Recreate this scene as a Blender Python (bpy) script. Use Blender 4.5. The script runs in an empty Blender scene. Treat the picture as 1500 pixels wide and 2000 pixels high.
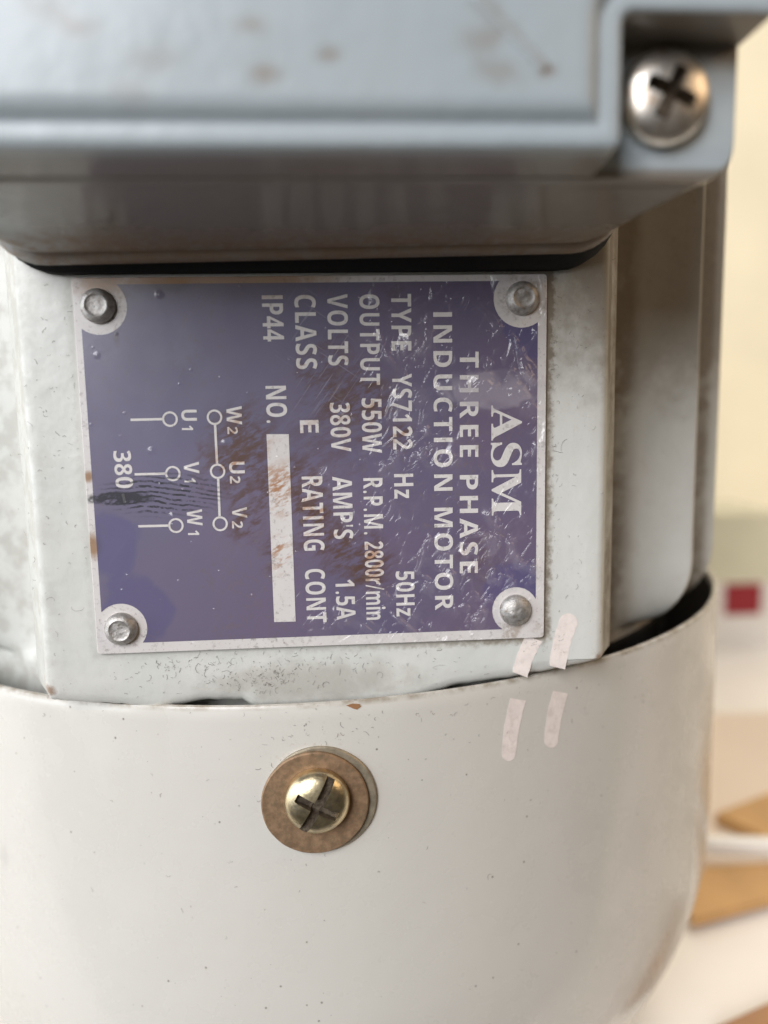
import bpy, bmesh, math, random, json
from mathutils import Vector, Matrix, noise as mnoise

scene = bpy.context.scene
col = scene.collection
MM = 0.001                      # everything below is written in millimetres; plate centre = origin, motor axis = Z

# ------------------------------------------------------------------ camera
CAM = Vector((1.73978, -87.95896, 6.42307))
FWD = Vector((0.06214089, 0.98910641, -0.13344291))
RGT = Vector((0.99769126, -0.06523005, -0.01889974))
UPV = Vector((0.02739834, 0.13196038, 0.99087627))
cam = bpy.data.cameras.new('camera')
cam_ob = bpy.data.objects.new('camera', cam); col.objects.link(cam_ob)
cam.sensor_fit = 'HORIZONTAL'; cam.sensor_width = 36; cam.lens = 36 * 1503 / 1500
cam.clip_start = 0.005; cam.clip_end = 50
cam_ob.matrix_world = Matrix(((RGT.x, UPV.x, -FWD.x, CAM.x * MM), (RGT.y, UPV.y, -FWD.y, CAM.y * MM),
                              (RGT.z, UPV.z, -FWD.z, CAM.z * MM), (0, 0, 0, 1)))
cam.dof.use_dof = True
cam.dof.focus_distance = 0.0885
cam.dof.aperture_fstop = 14
scene.camera = cam_ob

# ------------------------------------------------------------------ light
world = bpy.data.worlds.new('World'); scene.world = world; world.use_nodes = True
bg = world.node_tree.nodes['Background']
bg.inputs[0].default_value = (1.0, 0.86, 0.70, 1); bg.inputs[1].default_value = 0.05

def area(name, loc, target, sx, sy, watts, color):
    l = bpy.data.lights.new(name, 'AREA'); l.shape = 'RECTANGLE'; l.size = sx; l.size_y = sy
    l.energy = watts; l.color = color
    o = bpy.data.objects.new(name, l); col.objects.link(o); o.location = loc
    o.rotation_euler = (Vector(target) - Vector(loc)).to_track_quat('-Z', 'Y').to_euler()
    return o
area('window_light', (-0.55, -0.95, 0.52), (0, 0.03, 0), 0.5, 0.8, 17.5, (0.98, 0.98, 1.0))
area('left_fill_light', (-1.0, -0.25, 0.18), (0, 0.05, -0.02), 1.0, 0.8, 9, (0.92, 0.96, 1.0))  # unseen fill, added to brighten the left-facing surfaces
area('room_fill_light', (0.95, -0.35, 0.55), (0.1, 0.15, -0.05), 0.7, 0.5, 3.0, (1.0, 0.70, 0.42))  # warm fill, added in place of bounce from the room
area('background_fill_light', (0.55, 0.33, 1.15), (0.3, 0.35, -0.1), 0.5, 0.5, 7.5, (1.0, 0.92, 0.80))  # unseen fill, added to brighten the wall and things behind

scene.render.engine = 'CYCLES'
scene.cycles.use_denoising = True
scene.cycles.max_bounces = 5
scene.cycles.use_adaptive_sampling = True
scene.cycles.adaptive_threshold = 0.01
scene.view_settings.view_transform = 'Standard'
scene.view_settings.look = 'None'
scene.view_settings.gamma = 1
scene.view_settings.use_curve_mapping = False
scene.view_settings.exposure = 0.0

# ------------------------------------------------------------------ helpers
def on_plane(px, py, Y):
    """point of the plane Y (mm) seen at photo pixel (px, py) of the 1500 x 2000 frame"""
    d = FWD + RGT * ((px - 750) / 1503) - UPV * ((py - 1000) / 1503)
    return CAM + d * ((Y - CAM.y) / d.y)
def on_level(px, py, Z):
    d = FWD + RGT * ((px - 750) / 1503) - UPV * ((py - 1000) / 1503)
    return CAM + d * ((Z - CAM.z) / d.z)
AX, AY, COVER_R = 0.4, 72.0, 75.0
def on_cover(px, py, R):
    d = FWD + RGT * ((px - 750) / 1503) - UPV * ((py - 1000) / 1503)
    ox, oy = CAM.x - AX, CAM.y - AY
    a = d.x * d.x + d.y * d.y; b = ox * d.x + oy * d.y; c = ox * ox + oy * oy - R * R
    return CAM + d * ((-b - math.sqrt(max(b * b - a * c, 0))) / a)

def link(name, me, mat, parent=None, smooth=None):
    o = bpy.data.objects.new(name, me); col.objects.link(o)
    if mat is not None:
        me.materials.clear(); me.materials.append(mat)
    if parent is not None: o.parent = parent
    if smooth is not None:
        for p in me.polygons: p.use_smooth = True
        if smooth < 180:
            me.set_sharp_from_angle(angle=math.radians(smooth))
    return o
def build(name, verts, faces, mat, parent=None, smooth=None, tris=False):
    """verts in motor millimetres; the object keeps motor coordinates as its local ones"""
    me = bpy.data.meshes.new(name)
    me.from_pydata([(x * MM, y * MM, z * MM) for x, y, z in verts], [], faces)
    bm = bmesh.new(); bm.from_mesh(me)
    bmesh.ops.recalc_face_normals(bm, faces=bm.faces)
    bm.to_mesh(me); bm.free()
    o = link(name, me, mat, parent, smooth)
    anchor(o, parent)
    return o
ORIGIN = {}
def anchor(o, parent):
    if parent is not None and parent.name in ORIGIN:
        o.location = -ORIGIN[parent.name]
def thing(name, loc_mm, label, cat, group=None):
    o = bpy.data.objects.new(name, None); col.objects.link(o); o.empty_display_size = 0.01
    o.location = Vector(loc_mm) * MM
    ORIGIN[o.name] = o.location.copy()
    o['label'] = label; o['category'] = cat
    if group: o['group'] = group
    return o
class Mesh:
    def __init__(s): s.v = []; s.f = []
    def add(s, verts, faces):
        n = len(s.v); s.v += [tuple(v) for v in verts]; s.f += [tuple(i + n for i in f) for f in faces]
    def loft(s, rings, cap0=True, cap1=True, closed=True):
        n = len(rings[0]); vs = [p for r in rings for p in r]; fs = []
        m = n if closed else n - 1
        for k in range(len(rings) - 1):
            for i in range(m):
                a = k * n + i; b = k * n + (i + 1) % n
                fs.append((a, b, b + n, a + n))
        if cap0: fs.append(tuple(range(n - 1, -1, -1)))
        if cap1: fs.append(tuple(range((len(rings) - 1) * n, len(rings) * n)))
        s.add(vs, fs)
    def tube(s, pts, rad, seg=5):
        rings = []
        for i, p in enumerate(pts):
            p = Vector(p); a = Vector(pts[max(i - 1, 0)]); b = Vector(pts[min(i + 1, len(pts) - 1)])
            t = (b - a).normalized(); u = t.orthogonal().normalized(); w = t.cross(u)
            r = rad if not callable(rad) else rad(i / (len(pts) - 1))
            rings.append([tuple(p + (u * math.cos(q) + w * math.sin(q)) * r) for q in [2 * math.pi * k / seg for k in range(seg)]])
        s.loft(rings)
    def build(s, name, mat, parent=None, smooth=None): return build(name, s.v, s.f, mat, parent, smooth)
def boolean(verts, faces, cutters):
    """cut closed shapes (mm) out of a closed mesh (mm), give back verts and faces"""
    def tmp(v, f):
        me = bpy.data.meshes.new('tmp'); me.from_pydata(v, [], f)
        bm = bmesh.new(); bm.from_mesh(me); bmesh.ops.recalc_face_normals(bm, faces=bm.faces); bm.to_mesh(me); bm.free()
        o = bpy.data.objects.new('tmp', me); col.objects.link(o); return o
    o = tmp(verts, faces); cs = [tmp(*c) for c in cutters]
    for c in cs:
        m = o.modifiers.new('b', 'BOOLEAN'); m.operation = 'DIFFERENCE'; m.solver = 'EXACT'; m.object = c
    dg = bpy.context.evaluated_depsgraph_get(); me = bpy.data.meshes.new_from_object(o.evaluated_get(dg))
    v = [tuple(x.co) for x in me.vertices]; f = [tuple(p.vertices) for p in me.polygons]
    for x in [o] + cs: bpy.data.objects.remove(x)
    return v, f

# ------------------------------------------------------------------ material helpers
class Nodes:
    def __init__(s, name):
        s.m = bpy.data.materials.new(name); s.m.use_nodes = True; s.t = s.m.node_tree
        s.b = s.t.nodes['Principled BSDF']
        tc = s.t.nodes.new('ShaderNodeTexCoord'); mp = s.t.nodes.new('ShaderNodeMapping')
        mp.inputs['Scale'].default_value = (1000, 1000, 1000)
        s.t.links.new(tc.outputs['Object'], mp.inputs[0]); s.pos = mp.outputs[0]     # millimetres
        sep = s.t.nodes.new('ShaderNodeSeparateXYZ'); s.t.links.new(s.pos, sep.inputs[0])
        s.x, s.y, s.z = sep.outputs
    def put(s, sock, v):
        if isinstance(v, bpy.types.NodeSocket): s.t.links.new(v, sock)
        elif isinstance(v, (tuple, list)) and len(v) == 3 and sock.type == 'RGBA': sock.default_value = (*v, 1)
        else: sock.default_value = v
    def math(s, op, a, b=0.0, c=0.0):
        n = s.t.nodes.new('ShaderNodeMath'); n.operation = op
        s.put(n.inputs[0], a); s.put(n.inputs[1], b); s.put(n.inputs[2], c); return n.outputs[0]
    def mul(s, *a):
        r = a[0]
        for q in a[1:]: r = s.math('MULTIPLY', r, q)
        return r
    def add(s, *a):
        r = a[0]
        for q in a[1:]: r = s.math('ADD', r, q)
        return r
    def sat(s, a):
        n = s.t.nodes.new('ShaderNodeClamp'); s.put(n.inputs[0], a); return n.outputs[0]
    def ramp(s, v, lo, hi, a=0.0, b=1.0):
        n = s.t.nodes.new('ShaderNodeMapRange'); n.interpolation_type = 'SMOOTHSTEP'
        s.put(n.inputs[0], v); s.put(n.inputs[1], lo); s.put(n.inputs[2], hi); s.put(n.inputs[3], a); s.put(n.inputs[4], b)
        return n.outputs[0]
    def vec(s, sx=1, sy=1, sz=1, rot=(0, 0, 0), off=(0, 0, 0)):
        src = s.pos
        if any(rot):                                     # turn first, then stretch
            r = s.t.nodes.new('ShaderNodeMapping'); s.put(r.inputs[0], src); r.inputs['Rotation'].default_value = rot; src = r.outputs[0]
        n = s.t.nodes.new('ShaderNodeMapping'); s.put(n.inputs[0], src)
        n.inputs['Scale'].default_value = (sx, sy, sz); n.inputs['Location'].default_value = off
        return n.outputs[0]
    def noise(s, scale, detail=3.0, rough=0.55, vec=None, dist=0.0):
        n = s.t.nodes.new('ShaderNodeTexNoise'); s.put(n.inputs['Vector'], vec or s.pos)
        n.inputs['Scale'].default_value = scale; n.inputs['Detail'].default_value = detail
        n.inputs['Roughness'].default_value = rough; n.inputs['Distortion'].default_value = dist
        return n.outputs[0]
    def voro(s, scale, vec=None, feature='F1', rand=1.0, out='Distance', smooth=None):
        n = s.t.nodes.new('ShaderNodeTexVoronoi'); n.feature = feature; s.put(n.inputs['Vector'], vec or s.pos)
        n.inputs['Scale'].default_value = scale; n.inputs['Randomness'].default_value = rand
        if smooth is not None: n.inputs['Smoothness'].default_value = smooth
        return n.outputs[out]
    def mix(s, f, a, b):
        n = s.t.nodes.new('ShaderNodeMix'); n.data_type = 'RGBA'
        s.put(n.inputs[0], f); s.put(n.inputs[6], a); s.put(n.inputs[7], b); return n.outputs[2]
    def mixf(s, f, a, b):
        n = s.t.nodes.new('ShaderNodeMix'); n.data_type = 'FLOAT'
        s.put(n.inputs[0], f); s.put(n.inputs[2], a); s.put(n.inputs[3], b); return n.outputs[0]
    def bump(s, h, dist_mm, strength=1.0, normal=None):
        n = s.t.nodes.new('ShaderNodeBump'); s.put(n.inputs['Height'], h)
        n.inputs['Distance'].default_value = dist_mm * MM; n.inputs['Strength'].default_value = strength
        if normal is not None: s.t.links.new(normal, n.inputs['Normal'])
        return n.outputs[0]
    def blob(s, c, r, sx=1.0, sz=1.0, soft=0.6, warp=None, wamt=0.6):
        """soft ellipse mask on the XZ plane: 1 inside radius r (mm)"""
        dx = s.math('MULTIPLY', s.math('SUBTRACT', s.x, c[0]), sx)
        dz = s.math('MULTIPLY', s.math('SUBTRACT', s.z, c[1]), sz)
        d = s.math('SQRT', s.add(s.mul(dx, dx), s.mul(dz, dz)))
        if warp is not None: d = s.add(d, s.mul(s.math('SUBTRACT', warp, 0.5), r * 2 * wamt))
        return s.ramp(d, r, r * (1 - soft))
    def set(s, **k):
        names = dict(color='Base Color', rough='Roughness', metal='Metallic', normal='Normal', spec='Specular IOR Level',
                     coat='Coat Weight', coat_rough='Coat Roughness', coat_normal='Coat Normal', ior='IOR', emit='Emission Strength', sub='Subsurface Weight')
        for a, v in k.items(): s.put(s.b.inputs[names[a]], v)
        return s.m

def plate_xz(px, py):
    p = on_plane(px, py, 0); return (p.x, p.z)

def paint_frame():
    n = Nodes('frame_paint')
    fine = n.noise(1.1, 6, 0.65); big = n.noise(0.11, 3); mid = n.noise(0.38, 5, 0.6); tiny = n.noise(5.0, 3, 0.6)
    # dust settles round the rim of the nameplate
    ax = n.math('MAXIMUM', n.math('SUBTRACT', n.math('ABSOLUTE', n.x), 26.1), 0.0)
    az = n.math('MAXIMUM', n.math('SUBTRACT', n.math('ABSOLUTE', n.z), 21.0), 0.0)
    d = n.math('SQRT', n.add(n.mul(ax, ax), n.mul(az, az)))
    onpad = n.ramp(n.y, 3.0, 1.2)
    rim = n.mul(n.ramp(n.add(d, n.mul(n.math('SUBTRACT', fine, 0.5), 2.2)), 1.25, 0.2), onpad, n.ramp(n.x, -8.0, 26.0, 0.25, 1.0))
    speck = n.mul(n.ramp(n.add(n.mul(fine, 0.6), n.mul(tiny, 0.4)), 0.52, 0.68), n.ramp(big, 0.38, 0.62))
    # grime by the box and low on the pad; valleys: dirt plus painted shade
    top = n.mul(n.blob((34.0, 20.0), 13.0, 1.0, 0.8, 0.8, mid), onpad)
    low = n.mul(n.blob((-2.0, -25.5), 9.0, 0.55, 2.6, 0.7, mid), onpad)
    left = n.mul(n.ramp(n.x, -27.5, -33.0), n.ramp(mid, 0.42, 0.62))
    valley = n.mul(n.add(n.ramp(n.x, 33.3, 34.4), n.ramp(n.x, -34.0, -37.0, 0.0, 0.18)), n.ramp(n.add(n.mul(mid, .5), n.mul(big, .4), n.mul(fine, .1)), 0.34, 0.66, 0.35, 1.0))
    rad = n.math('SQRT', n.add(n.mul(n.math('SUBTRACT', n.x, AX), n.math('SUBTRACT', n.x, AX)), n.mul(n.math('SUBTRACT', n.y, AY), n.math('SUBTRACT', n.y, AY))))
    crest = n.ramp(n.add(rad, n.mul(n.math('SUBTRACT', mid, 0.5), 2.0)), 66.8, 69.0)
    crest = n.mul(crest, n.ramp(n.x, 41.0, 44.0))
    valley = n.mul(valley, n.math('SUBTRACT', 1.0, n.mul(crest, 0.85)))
    dust_shade = n.sat(n.add(n.mul(rim, 1.0), n.mul(speck, 0.22), n.mul(top, 0.75), n.mul(low, 0.42), n.mul(left, 0.26), n.mul(valley, 0.95), n.mul(n.ramp(n.x, 34.5, 37.0), n.ramp(n.add(n.z, n.mul(mid, 14.0)), 10.0, 22.0), 0.5), n.mul(n.ramp(n.x, 53.6, 54.4), n.ramp(mid, 0.3, 0.7, 0.55, 0.95), n.math('SUBTRACT', 1.0, n.ramp(rad, 72.0, 73.6)))))  # dirt, with the shade of the valleys mixed into the colour
    c = n.mix(n.ramp(big, 0.3, 0.7), (0.575, 0.585, 0.55), (0.625, 0.625, 0.59))
    c = n.mix(n.mul(dust_shade, 0.85), c, n.mix(fine, (0.10, 0.075, 0.05), (0.25, 0.195, 0.135)))
    # chips and scrapes
    chip = n.mul(n.ramp(n.noise(0.55, 6, 0.7, n.vec(1, 1, 0.7, off=(7, 3, 1))), 0.715, 0.74), n.ramp(n.math('ABSOLUTE', n.x), 30.0, 36.0))
    c = n.mix(chip, c, (0.06, 0.05, 0.045))
    rust = n.add(n.blob(plate_xz(1172, 1290), 1.2, 1.2, 0.8, 0.8, fine), n.blob(plate_xz(95, 1350), 1.1, 1.0, 1.2, 0.8, fine))
    c = n.mix(n.sat(n.mul(rust, 0.8)), c, (0.20, 0.10, 0.045))
    h = n.add(n.mul(n.noise(0.35, 2), 0.8), n.mul(fine, 0.14))
    return n.set(color=c, rough=n.mixf(dust_shade, 0.34, 0.78), normal=n.bump(h, 0.22, 0.55), spec=0.5)

def paint_cover():
    n = Nodes('fan_cover_paint')
    sp = n.voro(0.42, n.vec(1, 1, 1)); sp2 = n.voro(0.9, n.vec(1, 1, 1, off=(3, 5, 9)))
    keep = n.noise(0.2, 2)
    spots = n.sat(n.add(n.mul(n.ramp(sp, 0.075, 0.045), n.ramp(keep, 0.42, 0.5)), n.mul(n.ramp(sp2, 0.07, 0.035), n.ramp(keep, 0.50, 0.58))))
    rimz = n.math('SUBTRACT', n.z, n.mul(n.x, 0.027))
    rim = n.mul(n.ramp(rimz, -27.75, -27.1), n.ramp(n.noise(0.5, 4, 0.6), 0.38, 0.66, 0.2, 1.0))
    dirt = n.mul(n.blob((-1.4, -36.5), 11.0, 1.0, 1.0, 0.9), n.ramp(n.noise(1.6, 5, 0.7), 0.56, 0.68))
    c = n.mix(n.noise(0.05, 2), (0.56, 0.54, 0.495), (0.59, 0.57, 0.525))
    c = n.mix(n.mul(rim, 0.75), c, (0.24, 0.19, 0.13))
    c = n.mix(n.mul(dirt, 0.35), c, (0.30, 0.25, 0.19))
    c = n.mix(n.mul(spots, 0.75), c, (0.13, 0.11, 0.09))
    smear = n.mul(n.ramp(n.noise(0.30, 4, 0.6, n.vec(1.0, 1.0, 0.25, rot=(0, 0.3, 0))), 0.62, 0.75), n.ramp(n.x, -25, -45))
    c = n.mix(n.mul(smear, 0.25), c, (0.3, 0.28, 0.26))
    h = n.add(n.noise(0.10, 2), n.mul(n.noise(1.1, 1), 0.035))
    return n.set(color=c, rough=n.mixf(n.ramp(n.noise(0.12, 4, 0.6), 0.35, 0.65), 0.18, 0.40), normal=n.bump(h, 0.35, 0.35), spec=0.5, coat=0.25, coat_rough=0.12)

def paint_box():
    n = Nodes('terminal_box_paint')
    mid = n.noise(0.30, 4, 0.6); fine = n.noise(0.9, 5, 0.65)
    c = n.mix(n.noise(0.06, 2), (0.345, 0.40, 0.43), (0.385, 0.43, 0.455))
    st = n.ramp(n.noise(0.33, 3, 0.5, n.vec(1, 1, 1.2, off=(2, 0, 5))), 0.60, 0.72)
    for px, py, r, k in ((515, 145, 1.3, .7), (490, 50, 1.2, .55), (640, 108, 1.0, .6), (150, 52, 1.2, .5), (300, 115, 1.6, .35), (1068, 137, 0.9, .9),
                         (950, 80, 1.5, .5), (985, 140, 1.6, .45), (80, 10, 1.6, .4), (255, 180, 1.5, .25),
                         (1050, 118, .8, .6), (1030, 97, .85, .5), (1010, 76, .9, .45), (988, 54, .9, .4), (966, 30, .9, .4), (945, 8, .9, .4)):
        p = on_plane(px, py, -28.2)
        c = n.mix(n.mul(n.blob((p.x, p.z), r * 1.3, 0.75, 1.3, 1.0, mid, 0.9), k * 0.8), c, (0.20, 0.14, 0.09))
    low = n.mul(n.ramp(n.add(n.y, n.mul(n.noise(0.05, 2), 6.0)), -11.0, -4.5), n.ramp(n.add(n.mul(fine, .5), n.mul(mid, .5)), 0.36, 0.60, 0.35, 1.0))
    wall = n.mul(n.ramp(n.z, 26.2, 25.4), n.ramp(n.y, -27.0, -25.5), n.ramp(n.add(n.x, n.mul(mid, 4.0)), -27.0, -22.0, 0.25, 1.0))  # brown film plus painted shade on the downward-facing wall
    nw = n.mul(n.ramp(n.x, 24.0, 24.8), n.ramp(n.z, 33.0, 35.0), n.ramp(n.y, -27.4, -26.8))  # the same painted shade on the notch wall
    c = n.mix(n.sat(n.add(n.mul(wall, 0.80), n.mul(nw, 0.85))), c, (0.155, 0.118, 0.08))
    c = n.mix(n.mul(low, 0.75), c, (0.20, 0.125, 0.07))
    h = n.add(n.noise(0.3, 2), n.mul(fine, 0.10))
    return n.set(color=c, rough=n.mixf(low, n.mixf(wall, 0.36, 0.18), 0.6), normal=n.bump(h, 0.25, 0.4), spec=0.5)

def film(n):
    """clear laminate over the print: bubbles and wrinkles; gives height, milkiness"""
    right = n.ramp(n.add(n.x, n.mul(n.math('SUBTRACT', n.noise(0.10, 2), 0.5), 26.0), n.mul(n.z, -0.25)), -2.0, 14.0)
    w = n.noise(0.27, 2.2, 0.5, n.vec(1.0, 1.0, 0.75, rot=(0, 0.5, 0)), 0.9)
    blis = n.ramp(w, 0.47, 0.70)
    w2 = n.noise(0.6, 1.6, 0.5, n.vec(1.25, 1, 0.7, rot=(0, -0.6, 0), off=(4, 0, 9)), 1.2)
    blis2 = n.ramp(w2, 0.48, 0.72)
    cell = n.voro(0.17, n.vec(1, 1, 1, off=(1.3, 0, 2.2)))
    dots = n.ramp(cell, 0.10, -0.02)
    cell2 = n.voro(0.40, n.vec(1, 1, 1.3, off=(5.3, 0, 1.2)))
    dots2 = n.mul(n.ramp(cell2, 0.11, 0.0), n.ramp(n.noise(0.12, 1, 0.5, n.vec(off=(9, 0, 0))), 0.36, 0.5))
    patchy = n.mul(right, n.ramp(n.noise(0.11, 2, 0.5, n.vec(off=(31, 0, 7))), 0.38, 0.60, 0.15, 1.0))
    right = patchy
    h = n.add(n.mul(blis, right, 0.9), n.mul(blis2, n.mul(right, 0.30)), n.mul(dots, 0.20), n.mul(dots2, 0.16))
    # one large torn flap of laminate crossing the letters
    wob = n.noise(0.5, 2, 0.5)
    A = plate_xz(1045, 785); B = plate_xz(850, 735)
    fl = n.blob(((A[0] + B[0]) / 2 + 1, (A[1] + B[1]) / 2), 6.0, 0.85, 2.3, 0.25, wob, 0.35)
    h = n.add(h, n.mul(fl, 0.45, n.add(0.7, n.mul(w, 0.6))))
    milky = n.sat(n.add(n.mul(blis, right, 0.30), n.mul(blis2, right, 0.28), n.mul(fl, n.ramp(w, 0.40, 0.60, 0.25, 0.85))))
    grain = n.mul(n.noise(6.0, 2), 0.012)
    return n.add(h, grain), milky

def stains(n, c, white=False):
    fine = n.noise(1.3, 6, 0.7); mid = n.noise(0.5, 4, 0.65)
    streak = n.noise(0.8, 5, 0.7, n.vec(0.55, 1, 1.5, rot=(0, 0.5, 0)))
    rust_c = (0.36, 0.175, 0.08) if white else (0.090, 0.048, 0.038)
    k = 0.95 if white else 1.0
    for px, py, r, a in ((545, 950, 2.6, 1.0), (548, 1080, 1.7, .9), (480, 860, 3.2, .7), (455, 905, 2.8, .8), (480, 1015, 1.8, .9), (720, 790, 2.6, .7),
                         (610, 1010, 2.6, .8), (600, 940, 2.0, .5), (715, 1095, 2.6, .9), (660, 1075, 2.0, .7), (650, 735, 3.0, .5), (780, 850, 1.2, .8), (640, 850, 4.0, .35),
                         (600, 715, 1.2, .5), (660, 800, 1.6, .6), (930, 1080, 2.2, .35), (770, 570, 1.0, .3)):
        p = plate_xz(px, py)
        m = n.mul(n.blob(p, r * (1.4 if white else 1.8), 1.0, 0.9, 0.85, mid, 0.5), n.ramp(streak, 0.46 if white else 0.38, 0.60), min(1.0, a * k * (1.0 if white else 1.25)))
        c = n.mix(m, c, rust_c)
    # rusty water along the top border and below the rivet
    for px, py, r, sx, sz in ((440, 543, 17.0, 0.95, 5.0), (330, 556, 5.0, 1, 4.0), (200, 548, 4.2, 1.0, 1.5), (230, 660, 1.3, 2.2, 1.0), (175, 930, 0.9, 1, 1), (185, 1065, 1.4, 1, .7)):
        m = n.mul(n.blob(plate_xz(px, py), r, sx, sz, 0.7, mid, 0.3), 0.85 if white else 0.35)
        c = n.mix(m, c, (0.27, 0.135, 0.045) if white else (0.08, 0.06, 0.05))
    # brown dirt round two of the rivets
    for q, r, a in ((plate_xz(1019, 583), 3.4, 0.65), (plate_xz(1000, 1228), 1.8, 0.55), (plate_xz(215, 575), 2.6, 0.5), (plate_xz(1050, 1225), 1.6, 0.3)):
        c = n.mix(n.mul(n.blob(q, r, 1, 1, 0.7, mid, 0.6), n.ramp(fine, 0.36, 0.6), a), c, (0.25, 0.18, 0.12) if white else (0.09, 0.07, 0.07))
    # fine pale scratches
    sc1 = n.ramp(n.noise(1.0, 2, 0.5, n.vec(0.16, 1, 5.0, rot=(0, 0.95, 0), off=(2, 0, 4))), 0.63, 0.68)
    sc2 = n.ramp(n.noise(1.0, 2, 0.5, n.vec(0.12, 1, 5.5, rot=(0, -0.6, 0), off=(6, 0, 1))), 0.66, 0.70)
    zone = n.sat(n.add(n.blob(plate_xz(620, 690), 6.0, 1, .7, .6), 0.05))
    c = n.mix(n.mul(n.math('MAXIMUM', sc1, sc2), zone, 0.40), c, (0.38, 0.36, 0.42))
    # grey hand grime, mostly right of centre
    g = n.mul(n.ramp(fine, 0.52, 0.66), n.ramp(n.noise(0.09, 2, 0.5, n.vec(off=(3, 0, 3))), 0.40, 0.62))
    c = n.mix(n.mul(g, 0.40), c, (0.14, 0.115, 0.10))
    # black inky thumb print with ridges
    p = plate_xz(300, 965)
    dx = n.math('SUBTRACT', n.x, p[0]); dz = n.math('SUBTRACT', n.z, p[1])
    ph = n.add(n.mul(dz, 11.0), n.mul(dx, dx, 0.16), n.mul(dx, 0.6), n.mul(n.noise(0.35, 3), 11.0))
    ridge = n.ramp(n.math('SINE', ph), 0.0, 0.6)
    thumb = n.mul(n.blob((p[0] + 1.2, p[1]), 7.8, 0.95, 2.7, 0.45, mid, 0.35), ridge, n.ramp(fine, 0.36, 0.52), n.ramp(mid, 0.32, 0.52, 0.4, 1.0))
    solid = n.mul(n.blob(plate_xz(235, 972), 3.8, 0.85, 4.2, 0.45, fine, 0.5), n.ramp(streak, 0.30, 0.46))
    c = n.mix(n.mul(n.sat(n.add(n.mul(thumb, 1.0), solid)), 0.9), c, (0.018, 0.018, 0.022))
    return c

def plate_mat(name, base, white):
    n = Nodes(name)
    h, milky = film(n)
    c = base(n)
    c = stains(n, c, white)
    c = n.mix(n.mul(milky, 0.55), c, (0.36, 0.33, 0.38))
    return n.set(color=c, rough=0.5, spec=0.3, coat=1.0, coat_rough=n.mixf(n.noise(0.3, 3), 0.15, 0.32), coat_normal=n.bump(h, 0.68, 1.0))
def blue_base(n):
    weave = n.mul(n.math('SINE', n.mul(n.z, 26.0)), n.math('SINE', n.mul(n.x, 26.0)))
    v = n.noise(0.045, 2)
    c = n.mix(n.ramp(v, 0.35, 0.65), (0.105, 0.092, 0.158), (0.130, 0.098, 0.158))
    c = n.mix(n.ramp(n.add(n.x, n.mul(n.z, -.4)), -24, 18), n.mix(0.5, c, (0.155, 0.148, 0.222)), c)
    for px, py, r in ((215, 1060, 4.0), (270, 1190, 4.6), (1040, 640, 4.0), (1000, 1150, 4)):    # unfaded print round rivets
        c = n.mix(n.mul(n.blob(plate_xz(px, py), r, 1, 1, 0.25, n.noise(0.4, 2), 0.3), 0.35), c, (0.055, 0.055, 0.19))
    return n.mix(n.mul(n.ramp(weave, 0, 1), 0.10), c, (0.17, 0.16, 0.23))
def white_base(n):
    c = n.mix(n.noise(0.2, 3), (0.58, 0.55, 0.53), (0.66, 0.63, 0.62))
    return n.mix(n.mul(n.ramp(n.noise(2.6, 4, 0.65), 0.58, 0.70), 0.45), c, (0.27, 0.24, 0.26))

def simple(name, color, rough=0.5, metal=0.0, vary=0.15, scale=0.5, bump=0.0, spec=0.5, alt=None):
    n = Nodes(name); f = n.noise(scale, 5, 0.6)
    dark = tuple(v * (1 - vary) for v in color); lite = tuple(min(1, v * (1 + vary)) for v in color)
    c = n.mix(n.ramp(f, 0.3, 0.7), dark, lite)
    if alt: c = n.mix(n.mul(n.ramp(n.noise(scale * 1.7, 5, 0.65), 0.48, 0.68), alt[1]), c, alt[0])
    kw = dict(color=c, rough=n.mixf(f, rough * 0.8, min(1, rough * 1.25)), metal=metal, spec=spec)
    if bump: kw['normal'] = n.bump(n.noise(scale * 3, 4, 0.6), bump, 0.6)
    return n.set(**kw)

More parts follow.
